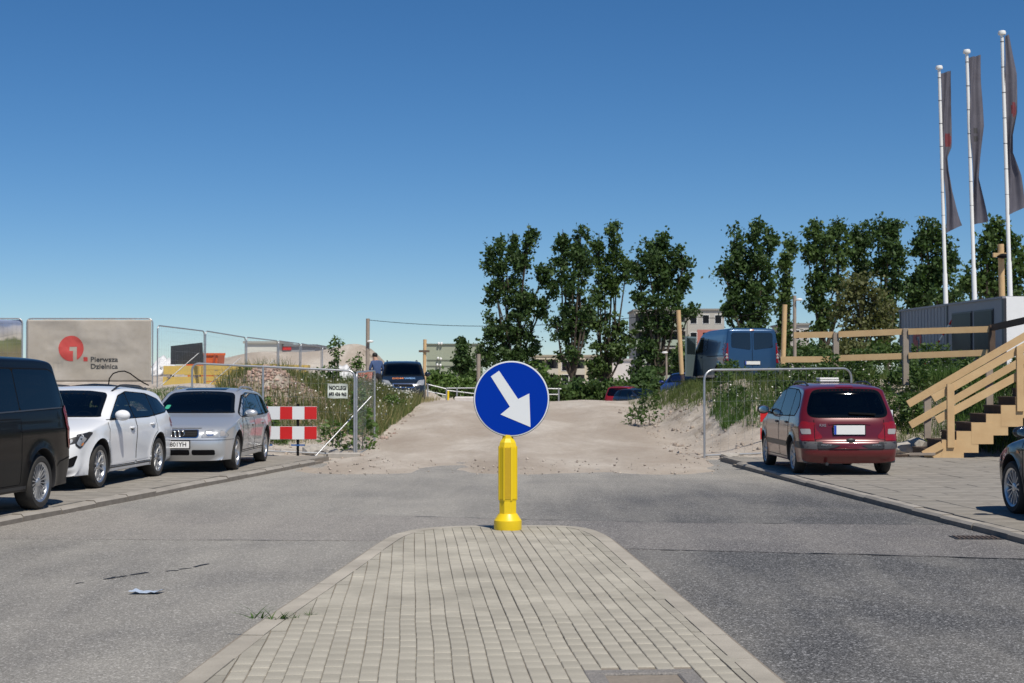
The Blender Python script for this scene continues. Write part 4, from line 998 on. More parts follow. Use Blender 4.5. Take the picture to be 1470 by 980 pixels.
# ---- cars half hidden beyond the crest ------------------------------
import copy
def variant(sp, pt, **k):
    q = dict(sp); q['paint'] = pt; q.update(k); return q
SPR = dict(rd.sp)
y5 = 93.0
r5 = build_car('compact_people_carrier', 'bright red people carrier beyond the crest, its lower half hidden by dirt', 'car', variant(SPR, paint('red_paint', (.26, .006, .01), .1, .3, .05)), (X(897, y5), y5, Zh(553, y5) - 1.62), heading(.3, 1), detail=False)
def t5(s): r5.patch('tail_light', [(s * .66, .62), (s * .84, .62), (s * .82, 1.25), (s * .72, 1.25)], 'B', .008, M['lamp_red'], round_=.03)
both(r5, t5); plate_on(r5, 'B', 0, .75)
r6 = build_car('hatchback_car', 'dark navy car beside the red people carrier, showing above the dirt', 'car', variant(SPD, paint('navy_paint', (.012, .022, .05), .3, .3, .05)), (X(921, 88), 88, Zh(557, 88) - 1.43), heading(.45, -1), detail=False)
y7 = 56.0
r7 = build_car('hatchback_car', 'small royal blue car in front of the blue panel van on the bank', 'car', variant(SPD, paint('royal_blue_paint', (.016, .03, .16), .3, .3, .05)), (X(985, 66), 66, Zh(533, 66) - 1.45), heading(-.3, -1), detail=False)
dr = MB(); T = Matrix.Translation((1.30, .93, 0)) @ Matrix.Rotation(R(-38), 4, 'Z')
dr.box((-.48, 0, .72), (.96, .05, .78), M=T); dr.box((-.92, 0, 1.42), (.07, .04, .66), M=T); dr.box((-.40, 0, 1.72), (.80, .04, .06), M=T); dr.box((-.06, 0, 1.38), (.06, .04, .58), M=T)
do = dr.build('open_door', paint('door_lining', (.14, .19, .20), .1, .4, .05), bl.root); do['label'] = 'open front door showing its grey lining'
dr = MB(); dr.box((-.49, 0, 1.40), (.80, .012, .60), M=T); dr.build('door_window', mat('dark_door_glass', (.02, .03, .035), .15, spec=.2), do)
# ------------------------------------------------------------------ keep-right sign on its yellow bollard
bx, by = X(729, 15.85), 15.85
sg = empty('keep_right_sign', (bx, by, IZ), 0, 'round blue sign with white arrow on a yellow bollard on the paved island', 'traffic sign')
b = MB(); b.lathe([(.0, -.005), (.142, -.004), (.145, .01), (.145, .095), (.138, .102), (.098, .165), (.0, .166)], 32)
b.build('base', M['yellow'], sg, 40)
b = MB(); r8_ = .101
prof = [(.094, .15), (.094, .30), (.098, .305), (.098, .86), (.088, .905), (.062, .945), (.055, .99), (.0, .992)]
b.lathe(prof, 8, rot=R(22.5)); b.build('body', M['yellow'], sg)
for k in range(8):
    a = R(45 * k); p = MB(); T = Matrix.Rotation(a, 4, 'Z') @ Matrix.Translation((.0905, 0, .585))
    mt = M['yellow_refl'] if k % 2 == 0 else M['yellow']
    p.box((.0025, 0, 0), (.005, .060, .53), M=T, bev=0); p.build('reflector_panel', mt, sg)
    e = MB(); T2 = Matrix.Rotation(a + R(22.5), 4, 'Z') @ Matrix.Translation((.0965, 0, .585)); e.box((.002, 0, 0), (.012, .016, .555), M=T2); e.build('rib', M['yellow'], sg)
b = MB(); b.tube([(0, .0, .95), (0, .0, 1.62)], .028, 12); b.build('post', M['black'], sg, 40)
dz = Zh(572, by) - IZ; RD = .392; tilt = R(1.5)
T = Matrix.Translation((.038, -.045, dz)) @ Matrix.Rotation(R(90), 4, 'X')
disc = MB(); disc.lathe([(.0, -.022), (RD - .012, -.02), (RD, -.012), (RD, .0), (RD - .004, .004), (.0, .004)], 72, M=T); dp = disc.build('disc', M['sheet_white'], sg, 40)
face = MB(); face.lathe([(RD - .014, .003), (RD - .014, .007), (.0, .007)], 72, M=T); face.build('face', M['blue'], dp)
rimb = MB(); rimb.lathe([(RD + .004, -.02), (RD + .004, -.002), (RD - .003, -.002), (RD - .003, -.02), (RD + .004, -.02)], 72, M=T); rimb.build('rim', mat('dark_rim', (.05, .05, .055), .5), dp, 40)
def spx(px, py): return ((px - 734) / F * by, -(py - 572) / F * by)
arrow = [spx(*p) for p in ((704.5, 540.2), (716.3, 532.0), (743.5, 572.5), (759.5, 564.5), (761.2, 612.5), (718.3, 594.5), (731.8, 583.5))]
ar = MB(); ar.prism(arrow[::-1], .007, .0095, M=T); ar.build('arrow', M['sheet_white'], dp)
b = MB(); b.box((.0, -.018, dz), (.10, .03, .05)); b.box((.0, -.018, dz - .2), (.10, .03, .05)); b.build('bracket', M['steel'], sg)

# ------------------------------------------------------------------ barrier boards
def barrier(name, x0, y, zlist, n, first_red, lab, seg=.245, ht=.25, posts=(.55,), zg=0.0, rz=0.0):
    g = empty(name, (x0, y, zg), rz, lab, 'barrier')
    for z in zlist:
        p = MB(); p.box((n * seg / 2, 0, z), (n * seg, .02, ht), bev=0); bd = p.build('board', M['sheet_white'], g)
        for k in range(n):
            if (k % 2 == 0) == first_red:
                q = MB(); q.box((k * seg + seg / 2, -.0125, z), (seg, .005, ht - .012)); q.build('red_stripe', M['red_sheet'], bd)
    for px_ in posts:
        q = MB(); q.box((px_ * n * seg, .035, max(zlist) / 2 + .04), (.05, .04, max(zlist) + .3)); q.build('post', M['black'], g)
        q = MB(); q.box((px_ * n * seg, .035, zlist[-1] - ht / 2 - .12), (.28, .05, .03)); q.build('clamp', mat('blue_clamp', (.03, .12, .35), .5), g)
    return g
yb1 = 31.5
barrier('barrier_boards', X(455, yb1) - 6 * .253, yb1, [Zh(592.5, yb1), Zh(621, yb1)], 6, False, 'pair of red and white barrier boards behind the silver estate car', seg=.253, ht=.27, posts=(.30, .74), zg=0.0)
yb2 = 31.2
barrier('barrier_boards', X(1091, yb2), yb2, [Zh(597, yb2), Zh(622, yb2)], 8, True, 'red and white barrier boards half hidden behind the dark red car', seg=.34, ht=.25, posts=(.2, .8))

# ------------------------------------------------------------------ site fence panels
def fence_panel(name, p0, p1, z0, z1, ht, lab, group=None, mesh_=True, legs=True, r=.021, rad=.14, vs=.14, hs_=.30, bottom=True, left_leg=True, mid=None):
    p0 = Vector((p0[0], p0[1], 0)); p1 = Vector((p1[0], p1[1], 0)); L = (p1 - p0).length; g = empty(name, (p0.x, p0.y, 0), math.atan2(p1.y - p0.y, p1.x - p0.x), lab, 'fence', group)
    def zz(u): return z0 + (z1 - z0) * u / L
    f = []
    for i in range(7): t = math.pi / 2 * i / 6; f.append((rad - rad * math.cos(t), 0, zz(0) + ht - rad + rad * math.sin(t)))
    for i in range(7): t = math.pi / 2 * i / 6; f.append((L - rad + rad * math.sin(t), 0, zz(L) + ht - rad + rad * math.cos(t)))
    b = MB(); b.tube([(0, 0, z0 - .03)] + f + [(L, 0, z1 - .03)], r, 10); fr_ = b.build('frame', M['steel'], g, 50)
    if bottom: b = MB(); b.tube([(0, 0, z0 + .06), (L, 0, z1 + .06)], r * .85, 8); b.build('bottom_rail', M['steel'], g, 50)
    if mid:
        for u in mid: b = MB(); b.tube([(u, 0, zz(u)), (u, 0, zz(u) + ht)], r, 8); b.build('upright', M['steel'], g, 50)
    if mesh_:
        V = []; Fc = []
        b = MB(); u = vs
        def bar(a, c, w_=.0024):
            b.beam(a, c, w_, w_, up=(0, 1, 0))
        while u < L: bar((u, 0, zz(u) + .06), (u, 0, zz(u) + ht)); u += vs
        h_ = .35
        while h_ < ht: bar((0, 0, z0 + h_), (L, 0, z1 + h_)); h_ += hs_
        b.build('wire_mesh', M['wire'], g)
    return g
# banner fence in front of the site
YB = 47.0; zt = Zh(457, YB); HB = 2.0; zb0 = zt - HB
xa, xb_ = X(38, YB), X(219, YB)
fp = fence_panel('site_fence', (xa, YB), (xb_, YB), zb0, zb0, HB, 'wire fence panel carrying a pale banner with a red disc numeral logo', None, True)
fp2 = fence_panel('site_fence', (xa - 3.95, YB + .12), (xa - .13, YB), zb0, zb0, HB, 'wire fence panel with a landscape print banner beside the logo banner', None, True)
def banner(name, x0, x1, y, z0, z1, mt, lab, seed):
    nx, nz = 60, 30; V = []
    for j in range(nz + 1):
        for i in range(nx + 1):
            u, v = i / nx, j / nz
            edge = min(u, 1 - u, v * .8, 1 - v)
            tens = .035 * math.cos((u * 6.0 % 1 - .5) * 2 * math.pi) * max(0, 1 - (1 - v) * 3.5) 
            V.append((x0 + (x1 - x0) * u, y - .045 + .11 * float(fbm(u * 4 + seed, v * 2.2, 41)) * min(1, edge * 6) + .02 * math.sin(u * 37.7) * max(0, v - .6) * 2.5 * (1 - v) * 2, z0 + (z1 - z0) * v - (.012 * abs(math.sin(u * math.pi * 6)) if j == nz else 0)))
    Fq = [(j * (nx + 1) + i, j * (nx + 1) + i + 1, (j + 1) * (nx + 1) + i + 1, (j + 1) * (nx + 1) + i) for j in range(nz) for i in range(nx)]
    me = fastmesh(name, V, Fq); me.polygons.foreach_set('use_smooth', np.ones(len(me.polygons), bool))
    o = link(name, me, mt); tag(o, lab, 'banner'); md = o.modifiers.new('thick', 'SOLIDIFY'); md.thickness = .004
    return o
def bannermat():
    m, t, b = nodes('banner_cloth'); tc = N(t, 'ShaderNodeTexCoord').outputs['Object']
    n = noise(t, .7, 5, .6, tc); n2 = noise(t, 7, 4, .7, tc)
    c = ramp(t, n.outputs[0], [(.3, (.43, .385, .32)), (.7, (.52, .48, .43))]).outputs[0]
    c = mixc(t, ramp(t, n2.outputs[0], [(.5, 0.0), (.8, .35)]).outputs[0], c, (.36, .31, .24))
    t.links.new(c, b.inputs['Base Color']); b.inputs['Roughness'].default_value = .8
    tl = N(t, 'ShaderNodeBsdfTranslucent'); t.links.new(c, tl.inputs[0]); mx = N(t, 'ShaderNodeMixShader'); mx.inputs[0].default_value = .18
    o = t.nodes['Material Output']; t.links.new(b.outputs[0], mx.inputs[1]); t.links.new(tl.outputs[0], mx.inputs[2]); t.links.new(mx.outputs[0], o.inputs[0])
    return m
BM = bannermat()
bn = banner('banner', xa + .03, xb_ - .03, YB, zb0 + .05, zt - .03, BM, 'pale dusty banner printed with a red disc numeral logo and grey lettering', 1.0)
RED = mat('banner_red', (.50, .055, .05), .7, var=.35, scale=3, col2=(.55, .12, .10)); GREY = mat('banner_grey', (.06, .06, .06), .7)
def bpt(px, py): return (X(px, YB), Zh(py, YB))
bvt = BVHTree.FromPolygons([v.co.copy() for v in bn.data.vertices], [tuple(p.vertices) for p in bn.data.polygons])
def print_on(bt, parent, name, poly, mt, org_y, off=.006, step=.06, holes=()):
    vo, fo, ov = tri2d([resample(list(poly), .04, True)], step, holes); VV = []
    for v in vo:
        h = bt.ray_cast(Vector((v.x, org_y - 2, v.y)), Vector((0, 1, 0)))
        VV.append((v.x, (h[0].y if h[0] is not None else org_y) - off, v.y))
    return MB().add(VV, fo).build(name, mt, parent)
cc = bpt(102.5, 500); rr = 18.3 / F * YB
circ = [(cc[0] + rr * math.cos(i * math.pi / 32), cc[1] + rr * math.sin(i * math.pi / 32)) for i in range(64)]
one = [bpt(*p) for p in ((100, 497.5), (111, 497.5), (111, 519.5), (105.5, 519.5), (105.5, 503.5), (100, 503.5))]
print_on(bvt, bn, 'logo_disc', circ, RED, YB, holes=[resample(one, .04, True)])
print_on(bvt, bn, 'logo_dot', [bpt(*p) for p in ((120.5, 512.5), (126.5, 512.5), (126.5, 518.5), (120.5, 518.5))], RED, YB)
for word, py in (('Pierwsza', 516), ('Dzielnica', 526)):
    V, Fc = text_geo(word, .215, .001, .004); x0_ = min(v[0] for v in V); x1_ = max(v[0] for v in V); X0, X1 = X(131, YB), X(170, YB); zc_ = Zh(py, YB); VV = []
    for v in V:
        xx = X0 + (v[0] - x0_) / (x1_ - x0_) * (X1 - X0); h = bvt.ray_cast(Vector((xx, YB - 2, zc_ + v[1])), Vector((0, 1, 0)))
        VV.append((xx, (h[0].y if h[0] is not None else YB) - .008 - v[2], zc_ + v[1]))
    MB().add(VV, Fc).build('lettering', GREY, bn)
def landmat():
    m, t, b = nodes('landscape_print'); tc = N(t, 'ShaderNodeTexCoord').outputs['Object']; sp_ = N(t, 'ShaderNodeSeparateXYZ'); t.links.new(tc, sp_.inputs[0])
    n = noise(t, 2.5, 5, .6, tc); ad = N(t, 'ShaderNodeMath', operation='MULTIPLY_ADD'); t.links.new(n.outputs[0], ad.inputs[0]); ad.inputs[1].default_value = .35; t.links.new(sp_.outputs[2], ad.inputs[2])
    mr = N(t, 'ShaderNodeMapRange'); mr.inputs[1].default_value = zb0; mr.inputs[2].default_value = zt; t.links.new(ad.outputs[0], mr.inputs[0])
    c = ramp(t, mr.outputs[0], [(.55, (.20, .17, .10)), (.66, (.16, .17, .08)), (.74, (.14, .16, .08)), (.78, (.50, .46, .40)), (.95, (.42, .42, .46)), (1, (.22, .27, .40))]).outputs[0]
    t.links.new(c, b.inputs['Base Color']); b.inputs['Roughness'].default_value = .8; return m
banner('banner', xa - 3.9, xa - .16, YB + .06, zb0 + .05, zt - .03, landmat(), 'landscape print banner with sandy sky and dark green bushes on the fence', 4.0)
hose = MB(); hp = [(156, 552), (157, 543), (162, 536), (170, 533), (178, 532.5), (186, 536), (195, 543), (204, 549), (212, 553)]
hose.tube([(X(p[0], YB - .5), YB - .5 + .02 * i, Zh(p[1], YB - .5)) for i, p in enumerate(hp)], .02, 8); tag(hose.build('hose', M['black'], None, 60), 'black hose looping up from the grass before the logo banner', 'hose')
# receding wire panels
ends = [(226, 47.4, 467), (293, 51.1, 475), (352, 54.8, 484), (398, 58.5, 489), (430, 62.3, 493), (461, 66, 498), (486, 69.5, 503)]
wl = ['first', 'second', 'third', 'fourth', 'fifth', 'sixth']
for k in range(6):
    a, c_ = ends[k], ends[k + 1]; za = Zh(a[2], a[1]) - 2.0; zc_ = Zh(c_[2], c_[1]) - 2.0
    g = fence_panel('site_fence', (X(a[0] + (0 if k == 0 else 2), a[1]), a[1]), (X(c_[0], c_[1]), c_[1]), za, zc_, 2.0, 'bare wire site fence panel, %s in the row running away from the logo banner' % wl[k], 'bare panels of the site fence')
    if k < 3:
        s = MB(); s.tube([(3.3, 0, zc_ + 1.25), (2.0, .9, za + .0)], .016, 8); s.build('brace', M['wire'], g, 50)
    cb = MB(); cb.box((3.72, 0, zc_ - .02), (.55, .24, .13), bev=.02); cb.build('foot_block', M['concrete'], g)
# low front panel by the silver car with the paper notice
YF = 32.5
g = fence_panel('site_fence', (X(276, YF + .1), YF + .1), (X(509, YF), YF), Zh(519, YF) - 1.9, Zh(534.5, YF) - 1.82, 1.86, 'leaning wire fence panel behind the silver car with a white paper notice', None, True, mid=(1.53,), vs=.16, r=.024)
g2 = fence_panel('site_fence', (X(512, YF + .05), YF + .05), (X(538, 36.3), 36.3), .0, Zh(642, 36.3), 1.83, 'short wire fence panel turned along the weedy bank', None, True, r=.022)
b = MB(); b.box((X(497, YF - .1), YF - .12, .05), (.72, .26, .14), rz=R(-4), bev=.02); tag(b.build('concrete_block', M['concrete']), 'worn concrete foot block under the front wire fence panel', 'block')
b = MB(); b.tube([(X(452, 32.1), 32.1, .04), (X(533, 33.3), 33.3, Zh(569, 33.3))], .015, 8); tag(b.build('brace_pole', M['steel'], None, 50), 'loose steel tube leaning diagonally against the front fence panel', 'pole')
nb = MB(); nxp, nzp = 10, 6; YN = YF - .06
for j in range(nzp + 1):
    for i in range(nxp + 1):
        u, v = i / nxp, j / nzp; nb.V.append((X(470.5 + 28.5 * u, YN), YN - .02 * math.sin(u * 5 + v) - .012 * math.sin(v * 7), Zh(571 - 21 * v + 1.2 * u + .5 * math.sin(u * 6), YN)))
nb.F = [(j * 11 + i, j * 11 + i + 1, (j + 1) * 11 + i + 1, (j + 1) * 11 + i) for j in range(nzp) for i in range(nxp)]; nb.M = [0] * len(nb.F)
no = nb.build('notice', mat('paper_notice', (.66, .70, .62), .8, var=.2), None, 60); tag(no, 'white paper notice reading NOCLEGI with a phone number tied to the fence', 'notice')
for word, py, sz, wpx in (('NOCLEGI', 556.5, .115, 24), ('693 436 963', 565.3, .10, 25)):
    V, Fc = text_geo(word, sz, .001, .004); x0_ = min(v[0] for v in V); x1_ = max(v[0] for v in V); k_ = X(735 + wpx, YN) / (x1_ - x0_)
    VV = []
    for v in V:
        xx = X(485, YN) + (v[0] - (x0_ + x1_) / 2) * k_; u = (xx - X(470.5, YN)) / (X(499, YN) - X(470.5, YN)); zz_ = Zh(py, YN) + v[1] - .012 * u
        vv = (zz_ - Zh(571, YN)) / (Zh(550, YN) - Zh(571, YN)); VV.append((xx, YN - .02 * math.sin(u * 5 + vv) - .012 * math.sin(vv * 7) - .006, zz_))
    MB().add(VV, Fc).build('lettering', M['ink'], no)
# tube frame panel on the right bank
YR = 33.6
g3 = fence_panel('site_fence', (X(1011, 32.0), 32.0), (X(1222, YR), YR), .02, Zh(523, YR) - 1.95, 1.86, 'bare tube framed wire panel standing before the right grassy bank', None, True, rad=.22, vs=.2, hs_=.42, bottom=True, r=.024)
for v in g3.children[0].data.vertices:
    if v.co.x < 1.0: v.co.x -= .10 * (v.co.z / 1.8)

# ------------------------------------------------------------------ plank fence on the right bank
YP = 35.5
def wbox(p, q, wd, ht, mt, name, parent): b = MB(); b.beam(p, q, wd, ht); return b.build(name, mt, parent)
pf = empty('plank_fence', (0, 0, 0), 0, 'rough timber plank fence along the top of the right bank', 'fence')
def pp(px, py, Y): return Vector((X(px, Y), Y, Zh(py, Y)))
for px_, t_, bt_, Y, mt in ((1200, 477, 528, 36.6, M['grey_wood']), (1300, 471, 545, 36.0, M['grey_wood']), (1424, 466, 540, 35.2, M['dark_wood'])):
    b = MB(); b.beam(pp(px_, bt_ + 8, Y), pp(px_, t_, Y), .13, .12, up=(0, 1, 0)); b.build('post', mt, pf)
for a, c_ in (((1140, 481, 37.0), (1197, 480.2, 36.7)), ((1204, 480, 36.6), (1296, 476, 36.1)), ((1304, 476, 36.0), (1420, 472.5, 35.3)),
              ((1121, 516, 37.0), (1197, 515.5, 36.7)), ((1204, 514, 36.6), (1296, 511, 36.1)), ((1304, 510.5, 36.0), (1420, 506, 35.3))):
    P0, P1 = pp(*a), pp(*c_); off = Vector((-.02, -.09, 0)); wbox(P0 + off, P1 + off, .035, .145, M['wood'], 'plank', pf)
wbox(pp(1425, 470, 35.1), pp(1475, 459, 33.2), .04, .15, M['dark_wood'], 'plank', pf)
# ------------------------------------------------------------------ timber stairs
st = empty('timber_stairs', (X(1345, 31.3), 31.3, 0), 0, 'plain timber stairs with risers coloured as in shade climbing the grassy bank', 'stairs')
sx0, sy0 = X(1322, 31.2), 30.75; rise, run = .175, .30; sw = 1.15
for k in range(11):
    x = sx0 + k * run; z = .10 + k * rise
    b = MB(); b.box((x + run / 2, sy0 + sw / 2, z + rise - .02), (run + .03, sw, .04)); o = b.build('tread', M['dark_wood'], st); o.location = -st.location
    b = MB(); b.box((x + .02, sy0 + sw / 2, z + rise / 2 - .02), (.03, sw - .02, rise - .04)); o = b.build('riser', M['dark_wood'], st); o.location = -st.location  # dark timber puts the shade of the left-facing risers into their colour
    b = MB(); b.box((x + run / 2 + .05, sy0 - .022 - .004 * (k % 2), z + rise / 2 - .12), (run + .14, .035, rise + .26)); o = b.build('side_board', M['wood'], st); o.location = -st.location
b = MB(); b.beam((sx0 - .1, sy0 - .06, .16), (sx0 + .28, sy0 - .06, .36), .03, .15); o = b.build('loose_board', M['wood'], st); o.location = -st.location
def rail(name, lab, Y, posts, boards, side):
    g = empty(name, (0, 0, 0), 0, lab, 'railing', 'railings of the timber stairs')
    for px_, t_, bt_, mt in posts: b = MB(); b.beam(pp(px_, bt_, Y), pp(px_, t_, Y), .14, .07, up=(0, 1, 0)); b.build('post', mt, g)
    for a, c_ in boards: wbox(pp(a[0], a[1], Y) + Vector((0, side * .06, 0)), pp(c_[0], c_[1], Y) + Vector((0, side * .06, 0)), .04, .15, M['wood'], 'rail_board', g)
rail('stair_railing', 'far railing of the timber stairs, its boards ending above the dark red car side', 31.95, ((1331, 566, 629, M['grey_wood']), (1420, 515, 585, M['grey_wood'])), (((1302, 580), (1500, 465)), ((1305, 610), (1500, 498))), -1)
rail('stair_railing', 'railing on the grassy side of the timber stairs with two pale posts', 30.7, ((1364, 551, 642, M['wood']), (1464, 497, 590, M['wood'])), (((1340, 572), (1520, 470)), ((1345, 603), (1520, 508))), 1)
for k, (px_, py_) in enumerate(((1300, 650), (1318, 655))):
    b = MB(); b.beam((X(px_ - 18, 31), 30.9 - k * .15, .13 + .04 * k), (X(px_ + 16, 31), 30.7 - k * .1, .15 + .03 * k), .12, .05); tag(b.build('loose_plank', M['grey_wood'] if k else M['dark_wood']), ['dark plank lying on the footway at the foot of the stairs', 'grey plank lying by the bottom step of the stairs'][k], 'plank')

# ------------------------------------------------------------------ site office container
cA = Vector((X(1441, 42.5), 42.5, 0)); cB = Vector((X(1293, 51.0), 51.0, 0)); zt_ = Zh(428, 42.5); zg_ = 1.5
u = (cB - cA); Lc = u.length; u.normalize(); nrm_ = Vector((u.y, -u.x, 0)); nrm_ = nrm_ if nrm_.x > 0 else -nrm_    # into the container
ct = empty('site_office', (cA.x, cA.y, 0), 0, 'grey sided site office container with a red disc numeral logo and dark windows', 'container')
WALL = mat('grey_cladding', (.27, .27, .295), .5, var=.1); WHT = mat('white_cladding', (.78, .79, .80), .45, var=.06)
Tm = Matrix(((u.x, nrm_.x, 0, 0), (u.y, nrm_.y, 0, 0), (0, 0, 1, 0), (0, 0, 0, 1)))
def cbox(name, c0, d, mt, par=None): b = MB(); b.box(c0, d, M=Tm); return b.build(name, mt, par or ct)
H0, H1 = zg_ - .3, zt_
cbox('core', (Lc / 2, 1.9, (H0 + H1) / 2), (Lc - .08, 3.6, H1 - H0 - .06), WHT)
sp1 = Lc * .50
cbox('side_panel', ((sp1 + Lc) / 2 + .03, .03, (H0 + H1) / 2), (Lc - sp1 - .08, .06, H1 - H0), WALL)
cbox('side_panel', (sp1 / 2 + .05, .03, (H0 + H1) / 2), (sp1 - .14, .06, H1 - H0), WALL)
for k in range(14): cbox('cladding_rib', (Lc * (.53 + .034 * k), -.006, (H0 + H1) / 2), (.035, .012, H1 - H0 - .04), WALL)
DKF = mat('dark_frame', (.03, .03, .035), .4)
cbox('corner_post', (sp1, .02, (H0 + H1) / 2), (.12, .08, H1 - H0), DKF); cbox('corner_post', (.0, .02, (H0 + H1) / 2), (.14, .08, H1 - H0), DKF); cbox('corner_post', (Lc, .02, (H0 + H1) / 2), (.12, .08, H1 - H0), DKF)
cbox('roof', (Lc / 2, 1.9, H1 + .03), (Lc + .1, 3.9, .06), WALL)
PANE = mat('window_pane', (.012, .013, .016), .3, coat=0, var=.3, scale=2, spec=.12)
for a, c_ in ((.16, .49), (.53, .90)):
    o = cbox('window', (sp1 * (a + c_) / 2, -.01, H1 - .98), (sp1 * (c_ - a), .03, 1.45), DKF); 
    b = MB(); b.box((sp1 * (a + c_) / 2, -.03, H1 - .98), (sp1 * (c_ - a) - .1, .02, 1.36), M=Tm); b.build('pane', PANE, o)
fd = MB(); fd.box((-.03, 1.9, (H0 + H1) / 2 + .02), (.06, 3.7, H1 - H0 + .06), M=Tm); fd.build('front_wall', WHT, ct)
for k in range(3):
    b = MB(); b.box((-.065, .35 + k * .28, zg_ + .55 + .02 * k), (.01, .2, .22), M=Tm); b.build('notice', mat('notice_blue', (.42, .48, .58), .7, var=.8, scale=9, col2=(.8, .8, .8)), ct)
# logo on the grey side: red disc with a cut numeral and words
def csp(px, Yl, z):   # position along the wall of a sight line
    t0, t1 = 0, Lc
    for _ in range(40):
        tm = (t0 + t1) / 2; p = cA + u * tm
        if p.x / p.y > (px - 735) / F: t0 = tm
        else: t1 = tm
    return (t0 + t1) / 2
t0 = csp(1317.5, 0, 0); pY = (cA + u * t0).y; zc_ = Zh(488, pY); rr = 17.5 / F * pY
circ = [(t0 + rr * math.cos(i * math.pi / 32), zc_ + rr * math.sin(i * math.pi / 32)) for i in range(64)]
one = [(t0 + a * rr, zc_ + c_ * rr) for a, c_ in ((.22, .30), (-.55, .30), (-.55, -1.2), (-.2, -1.2), (-.2, -.02), (.22, -.02))]
vo, fo, ov = tri2d([circ], .12, [resample(one, .1, True)])
VV = [Tm @ Vector((v.x, -.016, v.y)) for v in vo]; MB().add(VV, fo).build('logo_disc', mat('logo_red', (.34, .02, .02), .5), ct)
for word, px_, py_, sz in (('& Partners', 1342, 501, .36),):
    V, Fc = text_geo(word, sz, .001, .006); tw = csp(px_, 0, 0); zz_ = Zh(py_, (cA + u * tw).y); MB().add([Tm @ Vector((tw - v[0] * .82, -.016 - v[2], zz_ + v[1])) for v in V], Fc).build('lettering', DKF, ct)
b = MB(); 
pA = Tm @ Vector((sp1 + .1, -.12, 0)); pa = cA + Vector((pA.x, pA.y, Zh(455, 46))); 
g = empty('striped_pole', (0, 0, 0), 0, 'thin red and white striped pole leaning against the grey office wall', 'pole')
q0 = Vector((X(1321, 47.2), 47.2, Zh(533, 47.2))); q1 = Vector((X(1368, 46.4), 46.4, Zh(458, 46.4)))
for k in range(10): b = MB(); b.tube([q0 + (q1 - q0) * (k / 10), q0 + (q1 - q0) * ((k + 1) / 10)], .03, 8); b.build('band', M['red_sheet'] if k % 2 else M['white'], g)

# ------------------------------------------------------------------ flagpoles and flags
def flagmat():
    m, t, b = nodes('flag_cloth'); tc = N(t, 'ShaderNodeTexCoord').outputs['Object']; n = noise(t, 2, 4, .6, tc)
    c = ramp(t, n.outputs[0], [(.3, (.11, .105, .13)), (.7, (.155, .15, .18))]).outputs[0]; t.links.new(c, b.inputs['Base Color']); b.inputs['Roughness'].default_value = .75
    tl = N(t, 'ShaderNodeBsdfTranslucent'); t.links.new(c, tl.inputs[0]); mx = N(t, 'ShaderNodeMixShader'); mx.inputs[0].default_value = .3
    o = t.nodes['Material Output']; t.links.new(b.outputs[0], mx.inputs[1]); t.links.new(tl.outputs[0], mx.inputs[2]); t.links.new(mx.outputs[0], o.inputs[0]); return m
FL = flagmat(); FRED = mat('flag_red', (.17, .03, .04), .7, var=.5, scale=6); FWH = mat('flag_white', (.05, .05, .055), .7)
specs = [(1351, 97, 1359, 440, 50.5, 103, 335, [(0, 15), (.12, 15), (.45, 12), (.52, 7), (.6, 8), (.8, 15), (1, 20)], 'white flagpole with a dark grey banner flag twisted at its middle, farthest from the stairs'),
         (1391, 74, 1401, 436, 48.0, 80, 322, [(0, 18), (.15, 17), (.4, 18), (.6, 13), (.72, 10), (.88, 14), (1, 17)], 'white flagpole with a dark grey banner flag hanging straight, between the other two'),
         (1442, 47, 1452, 426, 45.5, 50, 308, [(0, 12), (.2, 17), (.42, 15), (.55, 9), (.65, 8), (.78, 16), (1, 22)], 'white flagpole with a dark grey banner flag showing a red patch, nearest the stairs')]
